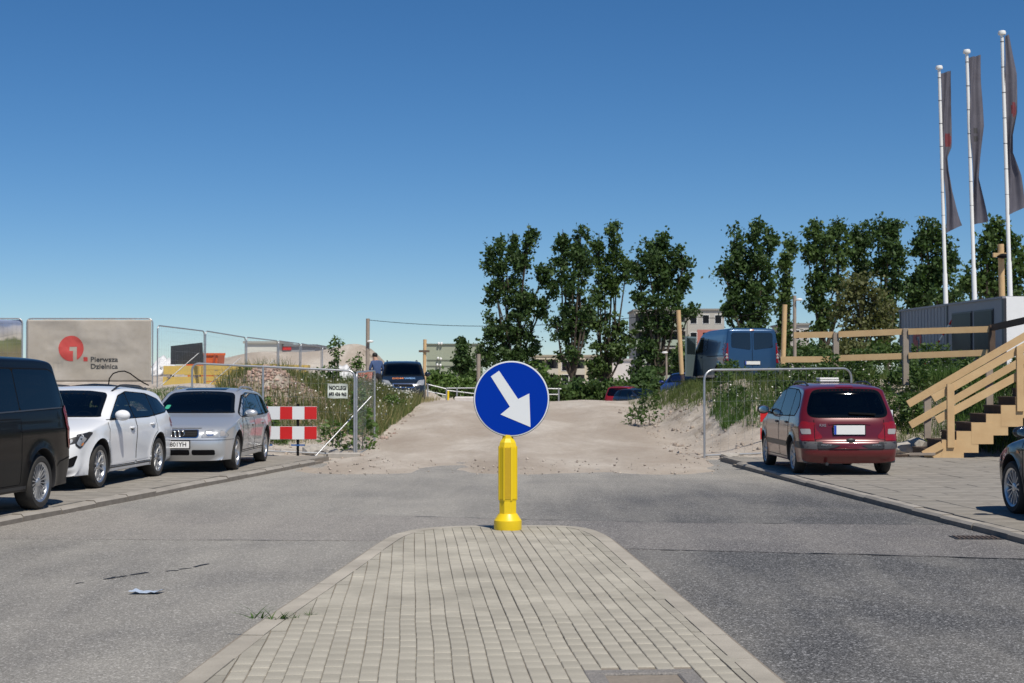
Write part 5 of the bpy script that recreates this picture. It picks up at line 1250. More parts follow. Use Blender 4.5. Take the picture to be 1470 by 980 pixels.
for k, (tx, ty_, bx_, by_, Y, f0, f1, wl_, lab) in enumerate(specs):
    g = empty('flagpole', (X(bx_, Y), Y, 1.4), 0, lab, 'flagpole', 'flagpoles behind the site office')
    zt1 = Zh(ty_, Y); base = Vector((X(bx_ + 2, Y), Y, 1.3)); topp = Vector((X(tx, Y), Y, zt1)); inv = Matrix.Translation(-Vector(g.location))
    def pol(t): return inv @ (base + (topp - base) * t)
    b = MB(); b.tube([pol(0), pol(.36), pol(.365), pol(1)], [.085, .075, .062, .05], 12); b.build('pole', M['white'], g, 40)
    b = MB(); e = pol(1); b.lathe([(.0, -.02), (.11, 0), (.12, .05), (.1, .11), (.0, .13)], 14, M=Matrix.Translation(e)); b.build('cap', M['white'], g, 40)
    V = []; nz, nu = 60, 14
    zlo, zhi = Zh(f1, Y), Zh(f0, Y); tt0 = (zlo - base.z) / (topp.z - base.z); tt1 = (zhi - base.z) / (topp.z - base.z)
    for j in range(nz + 1):
        v = j / nz; t_ = tt1 + (tt0 - tt1) * v; pw_ = pol(t_); wv = float(np.interp(v, [q[0] for q in wl_], [q[1] for q in wl_])) * 1.32 / F * Y
        for i in range(nu + 1):
            s = i / nu; slant = (.16 * (1 - v) ** 6 - .22 * 0) * s
            V.append((pw_.x + .05 + wv * s + .03 * math.sin(v * 9 + s * 4 + k), pw_.y + .30 * s * (1 + .5 * math.sin(v * 5 + k)) + .09 * math.sin(s * 9 + v * 6 + k * 2), pw_.z + slant + (.30 * s * v ** 8 if k != 1 else .12 * s * v ** 8)))
    Fq = [(j * (nu + 1) + i, j * (nu + 1) + i + 1, (j + 1) * (nu + 1) + i + 1, (j + 1) * (nu + 1) + i) for j in range(nz) for i in range(nu)]
    me = fastmesh('flag', V, Fq); me.polygons.foreach_set('use_smooth', np.ones(len(me.polygons), bool)); fo_ = link('flag', me, [FL, FRED, FWH], g)
    mi = []
    for j in range(nz):
        for i in range(nu):
            v, s = j / nz, i / nu; q = 0
            if k in (0, 2) and ((v - .40) / .05) ** 2 + ((s - .6) / .3) ** 2 < 1: q = 1
            if k == 1 and .40 < v < .50 and .25 < s < .5 and j % 3: q = 2
            mi.append(q)
    me.polygons.foreach_set('material_index', mi)
    for q in range(7):
        b = MB(); t_ = tt1 + (tt0 - tt1) * (q + .2) / 7; e = pol(t_); b.lathe([(.060, -.008), (.060, .008), (.05, .008), (.05, -.008)], 10, M=Matrix.Translation(e)); b.build('ring', M['plastic'], g)
# timber post with lamp behind the office
def post(name, px_, ptop, pbot, Y, r, mt, lab, cat, px2=None):
    g = empty(name, (X(px_, Y), Y, 0), 0, lab, cat); b = MB(); b.tube([(0, 0, Zh(pbot, Y)), (X(px2 or px_, Y) - X(px_, Y), 0, Zh(ptop, Y))], r, 10); b.build('shaft', mt, g, 40); return g
g = post('timber_pole', 1440, 350, 480, 58, .12, M['wood'], 'raw timber pole with a short cross piece rising behind the white office wall', 'pole', 1438)
b = MB(); b.box((-.15, -.13, Zh(366, 58)), (.5, .12, .16)); b.build('cross_piece', M['wood'], g); b = MB(); b.lathe([(.0, -.1), (.22, -.06), (.24, 0), (.12, .08), (0, .1)], 14, M=Matrix.Translation((-.05, -.28, Zh(368, 58)))); b.build('lamp', M['black'], g, 40)
# ------------------------------------------------------------------ building site, left background
def G(x, y): return float(hgt(x, y))
PLY = mat('yellow_formwork', (.62, .44, .10), .7, var=.5, scale=3, col2=(.48, .35, .12))
def stack(name, px0, px1, py0, Y, depth, nl, lab, rz=0.0, npl=1):
    x0, x1 = X(px0, Y), X(px1, Y); xc = (x0 + x1) / 2; zt0 = Zh(py0, Y); zg = G(xc, Y) - .1
    g = empty(name, (xc, Y, zg), rz, lab, 'timber stack', 'yellow beam stacks on the building site'); H = zt0 - zg; h = H / nl
    for k in range(nl):
        off = random.uniform(-.15, .15)
        for q in range(npl):
            b = MB(); b.box((off, depth * (q + .5) / npl - depth / 2, h * k + h * .5), (x1 - x0 + random.uniform(-.2, .2), depth / npl * .94, h * .78)); b.build('beam', PLY, g)
        if k < nl - 1:
            for sx in (-.35, .35): b = MB(); b.box((sx * (x1 - x0), 0, h * (k + .94)), (.12, depth, h * .26)); b.build('spacer', M['grey_wood'], g)
stack('beam_stack', 268, 352, 524, 59, 1.6, 6, 'tall stack of yellow beams below the black board', .05, 3)
stack('beam_stack', 237, 292, 523.5, 57, .9, 3, 'short stack of yellow beams with a tapered end beside the white sheeting', .06, 2)
stack('beam_stack', 300, 400, 521.5, 66, 1.4, 5, 'long stack of yellow beams behind the rubble heap', .0, 3)
stack('beam_stack', 392, 442, 523, 72, 1.4, 5, 'distant stack of yellow beams beside the tall weeds', .0, 3)
b = MB(); P = [pp(245, 523, 58), pp(291, 522, 56), pp(289, 491.5, 56), pp(245, 496.5, 58)]; d = Vector((.02, .1, 0))
b.add(P + [p + d for p in P], [(0, 1, 2, 3), (7, 6, 5, 4), (0, 4, 5, 1), (1, 5, 6, 2), (2, 6, 7, 3), (3, 7, 4, 0)])
bbo = b.build('black_board', mat('black_film_board', (.018, .019, .021), .45, var=.6, scale=5, col2=(.06, .06, .06))); tag(bbo, 'large black film faced board standing on the yellow beams', 'board')
# orange skip
sk = empty('skip_container', (X(304, 70), 70, G(X(304, 70), 70)), 0, 'bright orange skip container showing above the yellow beams', 'skip')
ORG = mat('orange_paint', (.72, .12, .02), .5, var=.3, scale=4); zt1 = Zh(507, 70) - sk.location.z; b = MB(); w2 = X(317, 70) - X(304, 70)
b.add([(-.9, -.6, 0), (w2 * .7, -.6, 0), (w2 * .7, .9, 0), (-.9, .9, 0), (-1.1, -.7, zt1), (w2, -.7, zt1 - .05), (w2, 1, zt1 - .05), (-1.1, 1, zt1)], [(3, 2, 1, 0), (0, 1, 5, 4), (1, 2, 6, 5), (2, 3, 7, 6), (3, 0, 4, 7), (4, 5, 6, 7)]); b.build('tub', ORG, sk)
b = MB(); b.box((0, -.72, zt1 - .05), (w2 + 1.1, .07, .1)); b.build('rim', ORG, sk); b = MB(); b.box((w2 * .62, -.7, zt1 - .33), (.09, .12, .55), ry=.15); b.build('lifting_arm', mat('dark_orange', (.35, .06, .02), .6), sk)
for k in range(3): b = MB(); b.box((-.7 + k * .45, -.66, zt1 * .5), (.06, .08, zt1 * .9)); b.build('rib', ORG, sk)
# white sheeting
def tarp(name, px0, px1, py0, py1, Y, lab, mt, seed):
    nx, nz = 18, 12; V = []
    for j in range(nz + 1):
        for i in range(nx + 1):
            u_, v_ = i / nx, j / nz; hgt_ = (.55 + .45 * math.sin(u_ * math.pi * .9 + .3)) + .25 * float(fbm(u_ * 4 + seed, 1, 51))
            V.append((X(px0 + (px1 - px0) * u_, Y) , Y + 1.2 * v_ ** 2 + .4 * float(fbm(u_ * 4, v_ * 3 + seed, 52)), Zh(py1, Y) + (Zh(py0, Y) - Zh(py1, Y)) * v_ * hgt_))
    me = fastmesh(name, V, [(j * (nx + 1) + i, j * (nx + 1) + i + 1, (j + 1) * (nx + 1) + i + 1, (j + 1) * (nx + 1) + i) for j in range(nz) for i in range(nx)])
    o = link(name, me, mt); tag(o, lab, 'sheeting'); md = o.modifiers.new('thick', 'SOLIDIFY'); md.thickness = .03
TW = mat('white_sheeting', (.72, .72, .72), .6, var=.3, scale=2)
tarp('sheeting', 214, 246, 512, 540, 63, 'crumpled white plastic sheeting behind the wire fence by the black board', TW, 1); tarp('sheeting', 466, 505, 522, 552, 76, 'white plastic sheeting piled behind the slender sapling', TW, 3)
# dark gravel heap
V = []; hx, hy = X(375, 100), 100; ng = 40
for j in range(ng + 1):
    for i in range(ng + 1):
        x = hx + (i / ng - .5) * 11; y = hy + (j / ng - .5) * 7; r_ = ((x - hx) / 3.6) ** 2 + ((y - hy) / 2.6) ** 2
        V.append((x, y, G(x, y) - .3 + max(0, Zh(503.5, 100) - G(hx, hy)) * 1.05 * math.exp(-r_ * 1.1) + .35 * float(fbm(x * .8, y * .8, 53)) * math.exp(-r_)))
me = fastmesh('gravel_heap', V, [(j * (ng + 1) + i, j * (ng + 1) + i + 1, (j + 1) * (ng + 1) + i + 1, (j + 1) * (ng + 1) + i) for j in range(ng) for i in range(ng)])
tag(link('gravel_heap', me, mat('dark_gravel', (.10, .095, .09), .95, var=.6, scale=2, bmp=.5, bscale=5)), 'dark grey gravel heap on the building site before the white hall', 'gravel heap')
# orange safety netting next to the standing man
NET = mat('orange_net', (.62, .14, .08), .7, var=.3); g = empty('safety_netting', (X(524, 66), 66, G(X(524, 66), 66)), 0, 'torn orange safety netting hanging beside the man and the parked van', 'netting')
z0, z1 = Zh(575, 66) - g.location.z, Zh(531, 66) - g.location.z; wN = X(537, 66) - X(513, 66)
b = MB()
for k in range(13): b.beam((-wN / 2 + wN * k / 12, .04 * math.sin(k), z0), (-wN / 2 + wN * k / 12, .04 * math.sin(k + 2), z1 - .1 * abs(math.sin(k * 1.3))), .03, .012, up=(0, 1, 0))
for k in range(18): b.beam((-wN / 2, .02, z0 + (z1 - z0) * k / 18), (wN / 2, .02, z0 + (z1 - z0) * k / 18 - .04), .012, .028, up=(0, 0, 1))
b.build('mesh', NET, g)
for s in (-1, 1): b = MB(); b.tube([(s * wN / 2, .03, min(0, z0)), (s * wN / 2, .03, z1 + .05)], .03, 8); b.build('stake', M['grey_wood'], g)
# poles and wires
def pole(px_, t_, b_, Y, r, lab, mt, px2=None, lamp=None, cross=None):
    g = post('utility_pole' if (lamp or cross) else 'timber_post', px_, t_, b_, Y, r, mt, lab, 'pole', px2)
    if lamp:
        q = MB(); lx = X(lamp[0], Y) - X(px_, Y); q.tube([(0, 0, Zh(lamp[1], Y)), (lx, -.1, Zh(lamp[1] - 1, Y))], .03, 6); q.build('lamp_arm', M['steel'], g)
        q = MB(); q.ball((lx, -.15, Zh(lamp[1] - 1, Y)), (.32, .26, .12), 12, 6); q.build('lamp', M['white'], g, 60)
    if cross: q = MB(); q.box((0, -.12, Zh(cross[0], Y)), (cross[1], .1, .12)); q.build('cross_arm', mat('brown_arm', (.10, .07, .05), .7), g)
    return g
pole(527.5, 457, 572, 72, .09, 'bare timber utility pole with a small lamp behind the sapling', M['grey_wood'], 528, lamp=(532, 491))
pole(609, 487, 566, 88, .10, 'timber utility pole with a cross arm behind the parked teal van', M['wood'], 610, cross=(504, .62))
pole(687, 508, 575, 92, .12, 'short grey pole half hidden in foliage left of the poplars', M['grey_wood'])
pole(979, 445, 545, 66, .10, 'yellow raw timber post leaning in front of the apartment block', M['wood'], 974)
pole(957, 503, 552, 78, .05, 'thin grey lamp pole standing before the dark poplar trunk', M['grey_wood'], lamp=(954, 507), px2=956.5)
pole(1124, 437, 525, 62, .10, 'orange raw timber post beside the blue panel van', M['wood'], 1127)
pole(1141, 424, 520, 70, .08, 'brown lamp pole with a white lamp at the end of the plank fence', M['grey_wood'], lamp=(1147, 431))
def wire(a, c_, sag, lab, r=.014):
    a = pp(*a); c_ = pp(*c_); b = MB(); b.tube([a + (c_ - a) * (i / 24) - Vector((0, 0, sag * 4 * (i / 24) * (1 - i / 24))) for i in range(25)], r, 5); tag(b.build('overhead_wire', M['black']), lab, 'wire')
wire((528, 459, 72), (974, 447, 66), .45, 'thin overhead wire strung from the lamp pole to the yellow timber post')
wire((974, 450, 66), (1141, 427, 70), .5, 'thin overhead wire from the yellow post to the brown lamp pole')
wire((1141, 470, 70), (1300, 478, 66), .3, 'thin low wire from the brown lamp pole towards the office container')
# railing and blocks on the crest
g = empty('guard_rail', (X(670, 72), 72, .2), 0, 'galvanised tube guard rail on the crest behind the blue sign', 'railing')
for px_ in (614, 641, 656, 690, 735, 802): b = MB(); b.tube([(X(px_, 72) - g.location.x, 0, -.4), (X(px_, 72) - g.location.x, 0, Zh(556.5 if px_ > 630 else 552, 72) - .2)], .035, 8); b.build('post', M['steel'], g)
for a, c_ in (((612, 551), (641, 558)), ((641, 557), (735, 556.5)), ((735, 556.5), (806, 558)), ((612, 561), (641, 567)), ((641, 560), (690, 566)), ((690, 566), (802, 566))):
    b = MB(); b.tube([(X(a[0], 72) - g.location.x, 0, Zh(a[1], 72) - .2), (X(c_[0], 72) - g.location.x, 0, Zh(c_[1], 72) - .2)], .028, 8); b.build('rail', M['steel'], g)
b = MB(); b.tube([(X(643, 70), 70, .3), (X(643.5, 70), 70, Zh(560.5, 70))], .05, 10); tag(b.build('marker_post', M['yellow'], None, 40), 'short yellow marker post beside the guard rail on the crest', 'post')
for px_, lab in ((672, 'long white concrete block lying under the guard rail'),):
    b = MB(); b.box((X(px_, 71), 71, Zh(574, 71) - .05), (1.25, .5, .42), bev=.05); tag(b.build('concrete_block', mat('pale_concrete', (.62, .58, .55), .85, var=.3)), lab, 'block')

# ------------------------------------------------------------------ far buildings
def bwin(par, x, z, wd, ht, y, mt=None):
    f = MB(); f.box((x, y - .02, z), (wd + .16, .06, ht + .16)); fo_ = f.build('window', M['white'], par); q = MB(); q.box((x, y - .06, z), (wd, .03, ht)); q.build('pane', mt or PANE, fo_)
def facade(col, name): return mat(name, col, .85, var=.15, scale=.6)
yg = 262.0
bl1 = empty('industrial_hall', (X(652, yg), yg, -2), 0, 'pale green windowless industrial block behind the conifer', 'building')
wg = X(692, yg) - X(613, yg); hg = Zh(494.5, yg) + 2; GRN = facade((.33, .36, .27), 'pale_green_wall')
b = MB(); b.box((0, 6, hg / 2), (wg, 12, hg)); b.build('wall', GRN, bl1)
for py_ in (516.5, 525, 537): b = MB(); b.box((0, -.05, Zh(py_, yg) + 2), (wg + .1, .14, .12)); b.build('ledge', facade((.20, .22, .17), 'dark_green_ledge'), bl1)
b = MB(); b.box((0, 6, hg + .08), (wg + .4, 12.4, .2)); b.build('roof', facade((.16, .18, .14), 'roof_edge'), bl1)
for px_, py_ in ((630, 493), (634, 493), (629, 514), (633, 515), (628, 523.5), (632.5, 524)):
    b = MB(); b.ball((X(px_, yg) - bl1.location.x, -.35, Zh(py_, yg) + 2), (.42, .6, .5), 10, 6); b.build('floodlight', M['white'], bl1, 60)
for px_ in (616, 628): b = MB(); b.box((X(px_, yg) - bl1.location.x, -.04, Zh(545, yg) + 2), (.8, .1, 1.0)); b.build('window', PANE, bl1)
def block(name, lab, px0, px1, ptop, Y, col, floors, nwin, balc=None, pink=None, fh=2.9, zb_=-3.0, win0=.0):
    g = empty(name, (X((px0 + px1) / 2, Y), Y, zb_), 0, lab, 'building'); w_ = X(px1, Y) - X(px0, Y); h_ = Zh(ptop, Y) - zb_
    b = MB(); b.box((0, 6, h_ / 2), (w_, 12, h_)); b.build('wall', facade(col, name + '_wall'), g)
    b = MB(); b.box((0, 6, h_ + .12), (w_ + .5, 12.5, .28)); b.build('roof', facade(tuple(c * .6 for c in col), name + '_roof'), g)
    for f in range(floors):
        z = h_ - 1.5 - f * fh
        if z < 1.2: break
        for k in range(nwin):
            x = -w_ / 2 + w_ * (k + .5) / nwin
            if balc and k in balc:
                q = MB(); bw = w_ / nwin * .9; q.box((x, -.02, z + .15), (bw, .1, 1.7)); rec = q.build('shade_panel', mat('recess_shade', (.05, .05, .05), .8), g)  # flat near-black panel: shade behind the balcony given as colour
                q = MB(); q.box((x, -.55, z - .85), (bw, 1.05, .95)); q.build('balcony', balc[k], g)
                q = MB(); q.box((x, -.5, z + 1.15), (bw + .1, 1.1, .22)); q.build('slab', facade(col, 'slab_edge'), g)
                q = MB(); q.box((x - bw * .12, -.09, z + .3), (bw * .5, .04, 1.1)); q.build('pane', PANE, rec)
            else: bwin(g, x, z, min(1.35, w_ / nwin * .5), 1.35, 0)
    if pink:
        for (a, c_, e, f_) in pink: q = MB(); q.box((X((a + c_) / 2, Y) - g.location.x, -.03, (Zh(e, Y) + Zh(f_, Y)) / 2 - zb_), (X(c_, Y) - X(a, Y), .06, abs(Zh(e, Y) - Zh(f_, Y)))); q.build('pink_panel', facade((.42, .16, .13), 'pink_render'), g)
    return g
SAG = facade((.36, .42, .33), 'sage_balcony'); CRM = facade((.52, .48, .40), 'cream_balcony')
block('apartment_block', 'grey apartment block with pale green balconies behind the fourth poplar', 911, 986, 446, 250, (.42, .40, .36), 6, 2, balc={0: SAG, 1: SAG})
block('apartment_block', 'plain grey apartment gable with a pink panel behind the blue van', 987, 1040, 445, 252, (.44, .42, .38), 5, 3, pink=[(1001, 1040, 473, 510)])
sth = empty('stair_tower', (X(968, 255), 255, -3), 0, 'grey rooftop tower above the green balconied apartment block', 'building'); b = MB(); b.box((0, 3, (Zh(439, 255) + 3) / 2), (X(982, 255) - X(957, 255), 4, Zh(439, 255) + 3)); b.build('wall', facade((.42, .40, .36), 'tower_wall'), sth)
b = MB(); b.box((0, 3, Zh(436, 255) + 3), (.4, .4, 1.0)); b.build('chimney', M['black'], sth)
block('apartment_block', 'long cream apartment block seen between the poplar trunks', 764, 878, 511.5, 235, (.56, .50, .38), 4, 6, balc={0: CRM, 1: CRM, 3: CRM, 5: CRM}, pink=[(821, 838, 526, 548), (876, 878, 540, 547)], fh=2.0)
block('gable_house', 'plain white gable wall beyond the parked red car', 879, 906, 517, 236, (.62, .58, .56), 0, 1)
block('apartment_block', 'low grey and pink building at the end of the plank fence', 1128, 1162, 466, 232, (.42, .40, .36), 4, 3, pink=[(1128, 1140, 497, 515)], fh=2.6)
hall = block('hall', 'white warehouse hall behind the dark gravel heap', 352, 398, 492.5, 190, (.62, .62, .56), 0, 1, zb_=1.0)
h2 = block('hall', 'long grey hall with a red sign stretching away behind the wire fence', 399, 452, 497, 194, (.30, .31, .33), 0, 1, zb_=1.0)
b = MB(); b.box((X(412, 194) - h2.location.x, -.1, Zh(499, 194) - 1), (1.1, .15, .6)); b.build('sign', M['red_sheet'], h2)
b = MB(); b.box((X(377, 190) - hall.location.x, 3, Zh(490.5, 190) - 1), (1.6, 1, .25)); b.build('roof_vent', M['steel'], hall)

# ------------------------------------------------------------------ man beside the van
def person():
    Y = 58.6; px_ = 541; gx_, gz_ = X(px_, Y), G(X(px_, Y), Y); top = Zh(506.5, Y); S = 1.78
    g = empty('person', (gx_, Y, top - S), 0, 'man in blue shirt and dark trousers looking down beside the dark teal van', 'person')
    # joints in body space: facing away from the camera and a little left
    J = {}; E = []
    def j(n, x, y, z, r): J[n] = (x, y, z, r)
    j('pel', 0, 0, .95, .155); j('bel', 0, .0, 1.10, .15); j('che', -.01, .03, 1.32, .175); j('nck', -.03, .06, 1.49, .065); j('hd0', -.05, .10, 1.57, .085); j('hd1', -.055, .13, 1.67, .098); j('hd2', -.05, .12, 1.745, .06)
    E += [('pel', 'bel'), ('bel', 'che'), ('che', 'nck'), ('nck', 'hd0'), ('hd0', 'hd1'), ('hd1', 'hd2')]
    for s, n in ((-1, 'l'), (1, 'r')):
        j(n + 'hip', s * .10, 0, .88, .105); j(n + 'kne', s * .13, .02 * s, .49, .07); j(n + 'ank', s * .14, -.02, .09, .048); j(n + 'toe', s * .16, .14, .04, .045)
        j(n + 'sho', s * .19, .04, 1.41, .075); j(n + 'elb', s * .27, .06 + .03 * s, 1.13, .052); j(n + 'wri', s * .16, .27, 1.10, .033); j(n + 'pal', s * .12, .34, 1.12, .038)
        E += [('pel', n + 'hip'), (n + 'hip', n + 'kne'), (n + 'kne', n + 'ank'), (n + 'ank', n + 'toe'), ('che', n + 'sho'), (n + 'sho', n + 'elb'), (n + 'elb', n + 'wri'), (n + 'wri', n + 'pal')]
        for f in range(4):
            j(n + 'f%d' % f, s * .10 + (f - 1.5) * .017, .41, 1.125, .010); j(n + 'g%d' % f, s * .09 + (f - 1.5) * .016, .44, 1.10 + .004 * f, .009); E += [(n + 'pal', n + 'f%d' % f), (n + 'f%d' % f, n + 'g%d' % f)]
        j(n + 't0', s * .08, .34, 1.15, .011); j(n + 't1', s * .07, .38, 1.165, .010); E += [(n + 'pal', n + 't0'), (n + 't0', n + 't1')]
    names = list(J); ix = {n: i for i, n in enumerate(names)}
    me = bpy.data.meshes.new('body'); me.from_pydata([J[n][:3] for n in names], [(ix[a], ix[c_]) for a, c_ in E], [])
    o = link('body', me, None); o.modifiers.new('skin', 'SKIN'); sk_ = me.skin_vertices[0].data
    for i, n in enumerate(names): sk_[i].radius = (J[n][3], J[n][3] * (.78 if n in ('pel', 'bel', 'che') else 1)); sk_[i].use_root = (n == 'pel')
    o.modifiers.new('sub', 'SUBSURF').levels = 2
    bpy.context.view_layer.update()
    m2 = bpy.data.meshes.new_from_object(o.evaluated_get(bpy.context.evaluated_depsgraph_get())); bpy.data.objects.remove(o)
    for v in m2.vertices: v.co.z = max(v.co.z, .0)
    m2.materials.clear()
    for mt in (mat('skin', (.46, .27, .19), .6), mat('blue_shirt', (.045, .085, .20), .8, var=.4, scale=6), mat('dark_trousers', (.022, .022, .028), .85, var=.3), M['black']): m2.materials.append(mt)
    for p in m2.polygons:
        c_ = p.center; p.material_index = 3 if c_.z < .085 else 2 if c_.z < 1.0 else 1 if (c_.z < 1.50 and not (c_.y > .25)) else 0; p.use_smooth = True
    ob = link('body', m2, None, g)
    hr = MB(); hr.ball((-.05, .115, 1.70), (.215, .225, .20), 16, 10); hr.build('hair', mat('dark_hair', (.012, .01, .009), .7), g, 70)
    for s in (-1, 1): e = MB(); e.ball((-.055 + s * .10, .135, 1.655), (.025, .045, .065), 8, 6); e.build('ear', m2.materials[0], g, 60)
    nse = MB(); nse.ball((-.055, .24, 1.63), (.035, .05, .05), 8, 6); nse.build('nose', m2.materials[0], g, 60)
    g.rotation_euler.z = R(18)
person()
# ------------------------------------------------------------------ trees
BARK = mat('bark', (.075, .06, .045), .95, var=.5, scale=5)
LM = [leafmat('leaf_dark', (.034, .068, .020), (.072, .125, .036)), leafmat('leaf_mid', (.045, .085, .024), (.098, .155, .042)), leafmat('leaf_olive', (.085, .10, .035), (.14, .145, .055)), leafmat('leaf_bright', (.07, .13, .03), (.13, .20, .05))]
def quads_at(Cn, size, flat=.0, rs=None):
    n = len(Cn); a = rs.normal(size=(n, 3)); a /= np.linalg.norm(a, axis=1)[:, None]; b_ = rs.normal(size=(n, 3)); b_ -= a * np.sum(a * b_, 1)[:, None]; b_ /= np.linalg.norm(b_, axis=1)[:, None]
    s = (size * (.6 + .8 * rs.rand(n)))[:, None]; V = np.stack([Cn - a * s * .62, Cn - b_ * s * .42, Cn + a * s * .62, Cn + b_ * s * .42], 1).reshape(-1, 3)
    return V, np.arange(4 * n).reshape(n, 4)
def tree(name, lab, Y, base, lobes, mi, seed, dens=1.0, leaf=.235, group=None, cat='tree', trunk_r=.3, gz=None, clump=.54):
    rs = np.random.RandomState(seed); bx_ = X(base[0], Y); zb_ = G(bx_, Y) if gz is None else gz
    g = empty(name, (bx_, Y, zb_), 0, lab, cat, group); k = Y / F; pts = []; limbs = MB(); tops = max(lobes, key=lambda l: -l[1])
    # trunk towards the middle of the crown, limbs to every lobe
    mid = [np.array([X(l[0], Y) - bx_, 0, Zh(l[1], Y) - zb_]) for l in lobes]; low = min(m_[2] for m_ in mid); cxm = np.mean([m_[0] for m_ in mid])
    hz = max(m_[2] for m_ in mid); fork = np.array([cxm * .5, 0, max(1.0, low * .55)])
    limbs_n = 0; tr = MB(); tr.tube([(0, 0, -.4), tuple(fork * .5 + np.array([rs.normal() * .1, 0, 0])), tuple(fork)], [trunk_r * 1.2, trunk_r, trunk_r * .8], 9); tr.build('trunk', BARK, g, 60)
    for l, m_ in zip(lobes, mid):
        ry_ = l[2] * k; depth = l[4] * k if len(l) > 4 else ry_ * 1.05; y0 = rs.uniform(-.6, .6) * depth * .6; ctr = m_ + np.array([0, y0, 0])
        end = ctr + np.array([0, 0, l[3] * k * .75]); sway = rs.normal(size=3) * .25
        limbs.tube([tuple(fork - [0, 0, .2]), tuple(fork * .55 + ctr * .45 + sway * [1, 1, .3]), tuple(ctr), tuple(end)], [trunk_r * .42, trunk_r * .27, trunk_r * .14, .02], 6)
        vol = (l[2] * k) * (l[3] * k) * depth; nc = int(max(9, 11.0 * vol ** .72 * dens))
        d_ = rs.normal(size=(nc, 3)); d_ /= np.linalg.norm(d_, axis=1)[:, None]; r_ = rs.rand(nc) ** .45
        cl = ctr + d_ * r_[:, None] * np.array([l[2] * k, depth, l[3] * k])
        for c_ in cl:
            nl = int(rs.uniform(38, 80)); cr = clump * rs.uniform(.6, 1.25); q = rs.normal(size=(nl, 3)) * cr * .5 * np.array([1, 1, .85]); pts.append(c_ + q)
            if rs.rand() < .5: limbs.tube([tuple(ctr + (c_ - ctr) * .2), tuple(c_)], [.04, .012], 4, False)
    limbs.build('limbs', BARK, g, 60)
    Pn = np.concatenate(pts); V, Fq = quads_at(Pn, leaf, rs=rs); me = fastmesh('crown', V, Fq); link('crown', me, LM[mi], g)
    return g
GP = 'row of poplars beyond the dirt road'
tree('poplar_tree', 'broad leaning poplar with four pointed tops, first beyond the small conifer', 122, (735, 560), [(759, 340, 11, 26), (736, 350, 10, 27), (719, 365, 8, 26), (705, 375, 7, 25), (752, 382, 15, 30), (728, 400, 18, 36), (711, 420, 14, 36), (747, 430, 20, 32), (780, 392, 9, 14), (790, 415, 14, 18), (772, 440, 17, 20), (713, 470, 22, 30), (748, 475, 20, 34), (700, 505, 20, 26), (735, 520, 30, 26), (765, 505, 14, 26)], 0, 1, 1.0, group=GP)
tree('poplar_tree', 'slim poplar with two pointed tops and a bare lower trunk', 118, (822, 565), [(834, 340, 11, 26), (808, 348, 10, 26), (828, 372, 16, 28), (806, 380, 11, 24), (822, 410, 17, 28), (838, 385, 9, 24), (818, 445, 16, 24), (800, 470, 16, 18), (825, 475, 22, 22), (818, 505, 17, 20), (845, 440, 10, 18)], 0, 2, 1.0, group=GP)
tree('poplar_tree', 'upright poplar with an open crown growing close to the slim poplar', 125, (860, 565), [(882, 338, 13, 22), (860, 352, 13, 24), (886, 365, 14, 24), (868, 390, 18, 28), (880, 410, 12, 22), (862, 430, 14, 26), (855, 465, 18, 24), (880, 470, 18, 22), (900, 385, 10, 16), (872, 500, 24, 24), (900, 490, 14, 20), (860, 530, 20, 20)], 1, 3, .95, group=GP)
tree('poplar_tree', 'wide crowned poplar standing in front of the green balconied apartment block', 116, (943, 565), [(945, 352, 17, 24), (930, 375, 18, 26), (960, 372, 20, 28), (980, 385, 15, 26), (915, 390, 12, 18), (945, 405, 24, 28), (978, 415, 18, 20), (920, 425, 14, 20), (952, 438, 20, 20), (990, 448, 16, 11), (928, 462, 18, 16), (955, 470, 20, 18), (930, 500, 18, 20), (945, 530, 18, 24), (920, 535, 16, 18)], 0, 4, 1.05, group=GP)
tree('poplar_tree', 'bushy poplar behind the blue panel van with a branch reaching left', 112, (1080, 540), [(1084, 342, 14, 24), (1055, 350, 12, 22), (1104, 345, 9, 22), (1090, 375, 20, 28), (1062, 385, 20, 26), (1040, 390, 14, 13), (1075, 420, 26, 28), (1100, 415, 14, 26), (1055, 435, 16, 18), (1080, 455, 24, 20), (1050, 450, 12, 14), (1070, 480, 24, 16)], 0, 5, 1.15, group=GP)
tree('poplar_tree', 'narrow young poplar squeezed between two larger poplars behind the van', 120, (1128, 540), [(1135, 360, 6, 18), (1128, 378, 8, 18), (1130, 405, 9, 20), (1125, 435, 10, 22), (1128, 465, 12, 18), (1120, 490, 14, 14)], 1, 6, .9, group=GP)
tree('poplar_tree', 'full round topped poplar above the middle of the plank fence', 114, (1180, 540), [(1172, 335, 13, 20), (1202, 332, 13, 20), (1185, 350, 20, 26), (1160, 370, 13, 22), (1205, 365, 14, 26), (1182, 395, 22, 28), (1203, 405, 12, 18), (1172, 430, 16, 22), (1188, 445, 15, 20), (1178, 470, 14, 18)], 1, 7, 1.15, group=GP)
tree('poplar_tree', 'thin topped poplar rising out of the pale willow', 119, (1237, 540), [(1228, 340, 8, 18), (1243, 342, 6, 20), (1232, 362, 9, 18), (1240, 378, 8, 18), (1234, 398, 8, 16)], 0, 8, .8, group=GP)
tree('willow_tree', 'pale olive willow with thin drooping foliage behind the plank fence', 100, (1240, 540), [(1232, 410, 14, 22), (1255, 425, 18, 26), (1222, 440, 18, 26), (1245, 460, 26, 26), (1268, 455, 14, 24), (1225, 485, 24, 20), (1262, 490, 22, 18)], 2, 9, .75, leaf=.22, clump=.8)
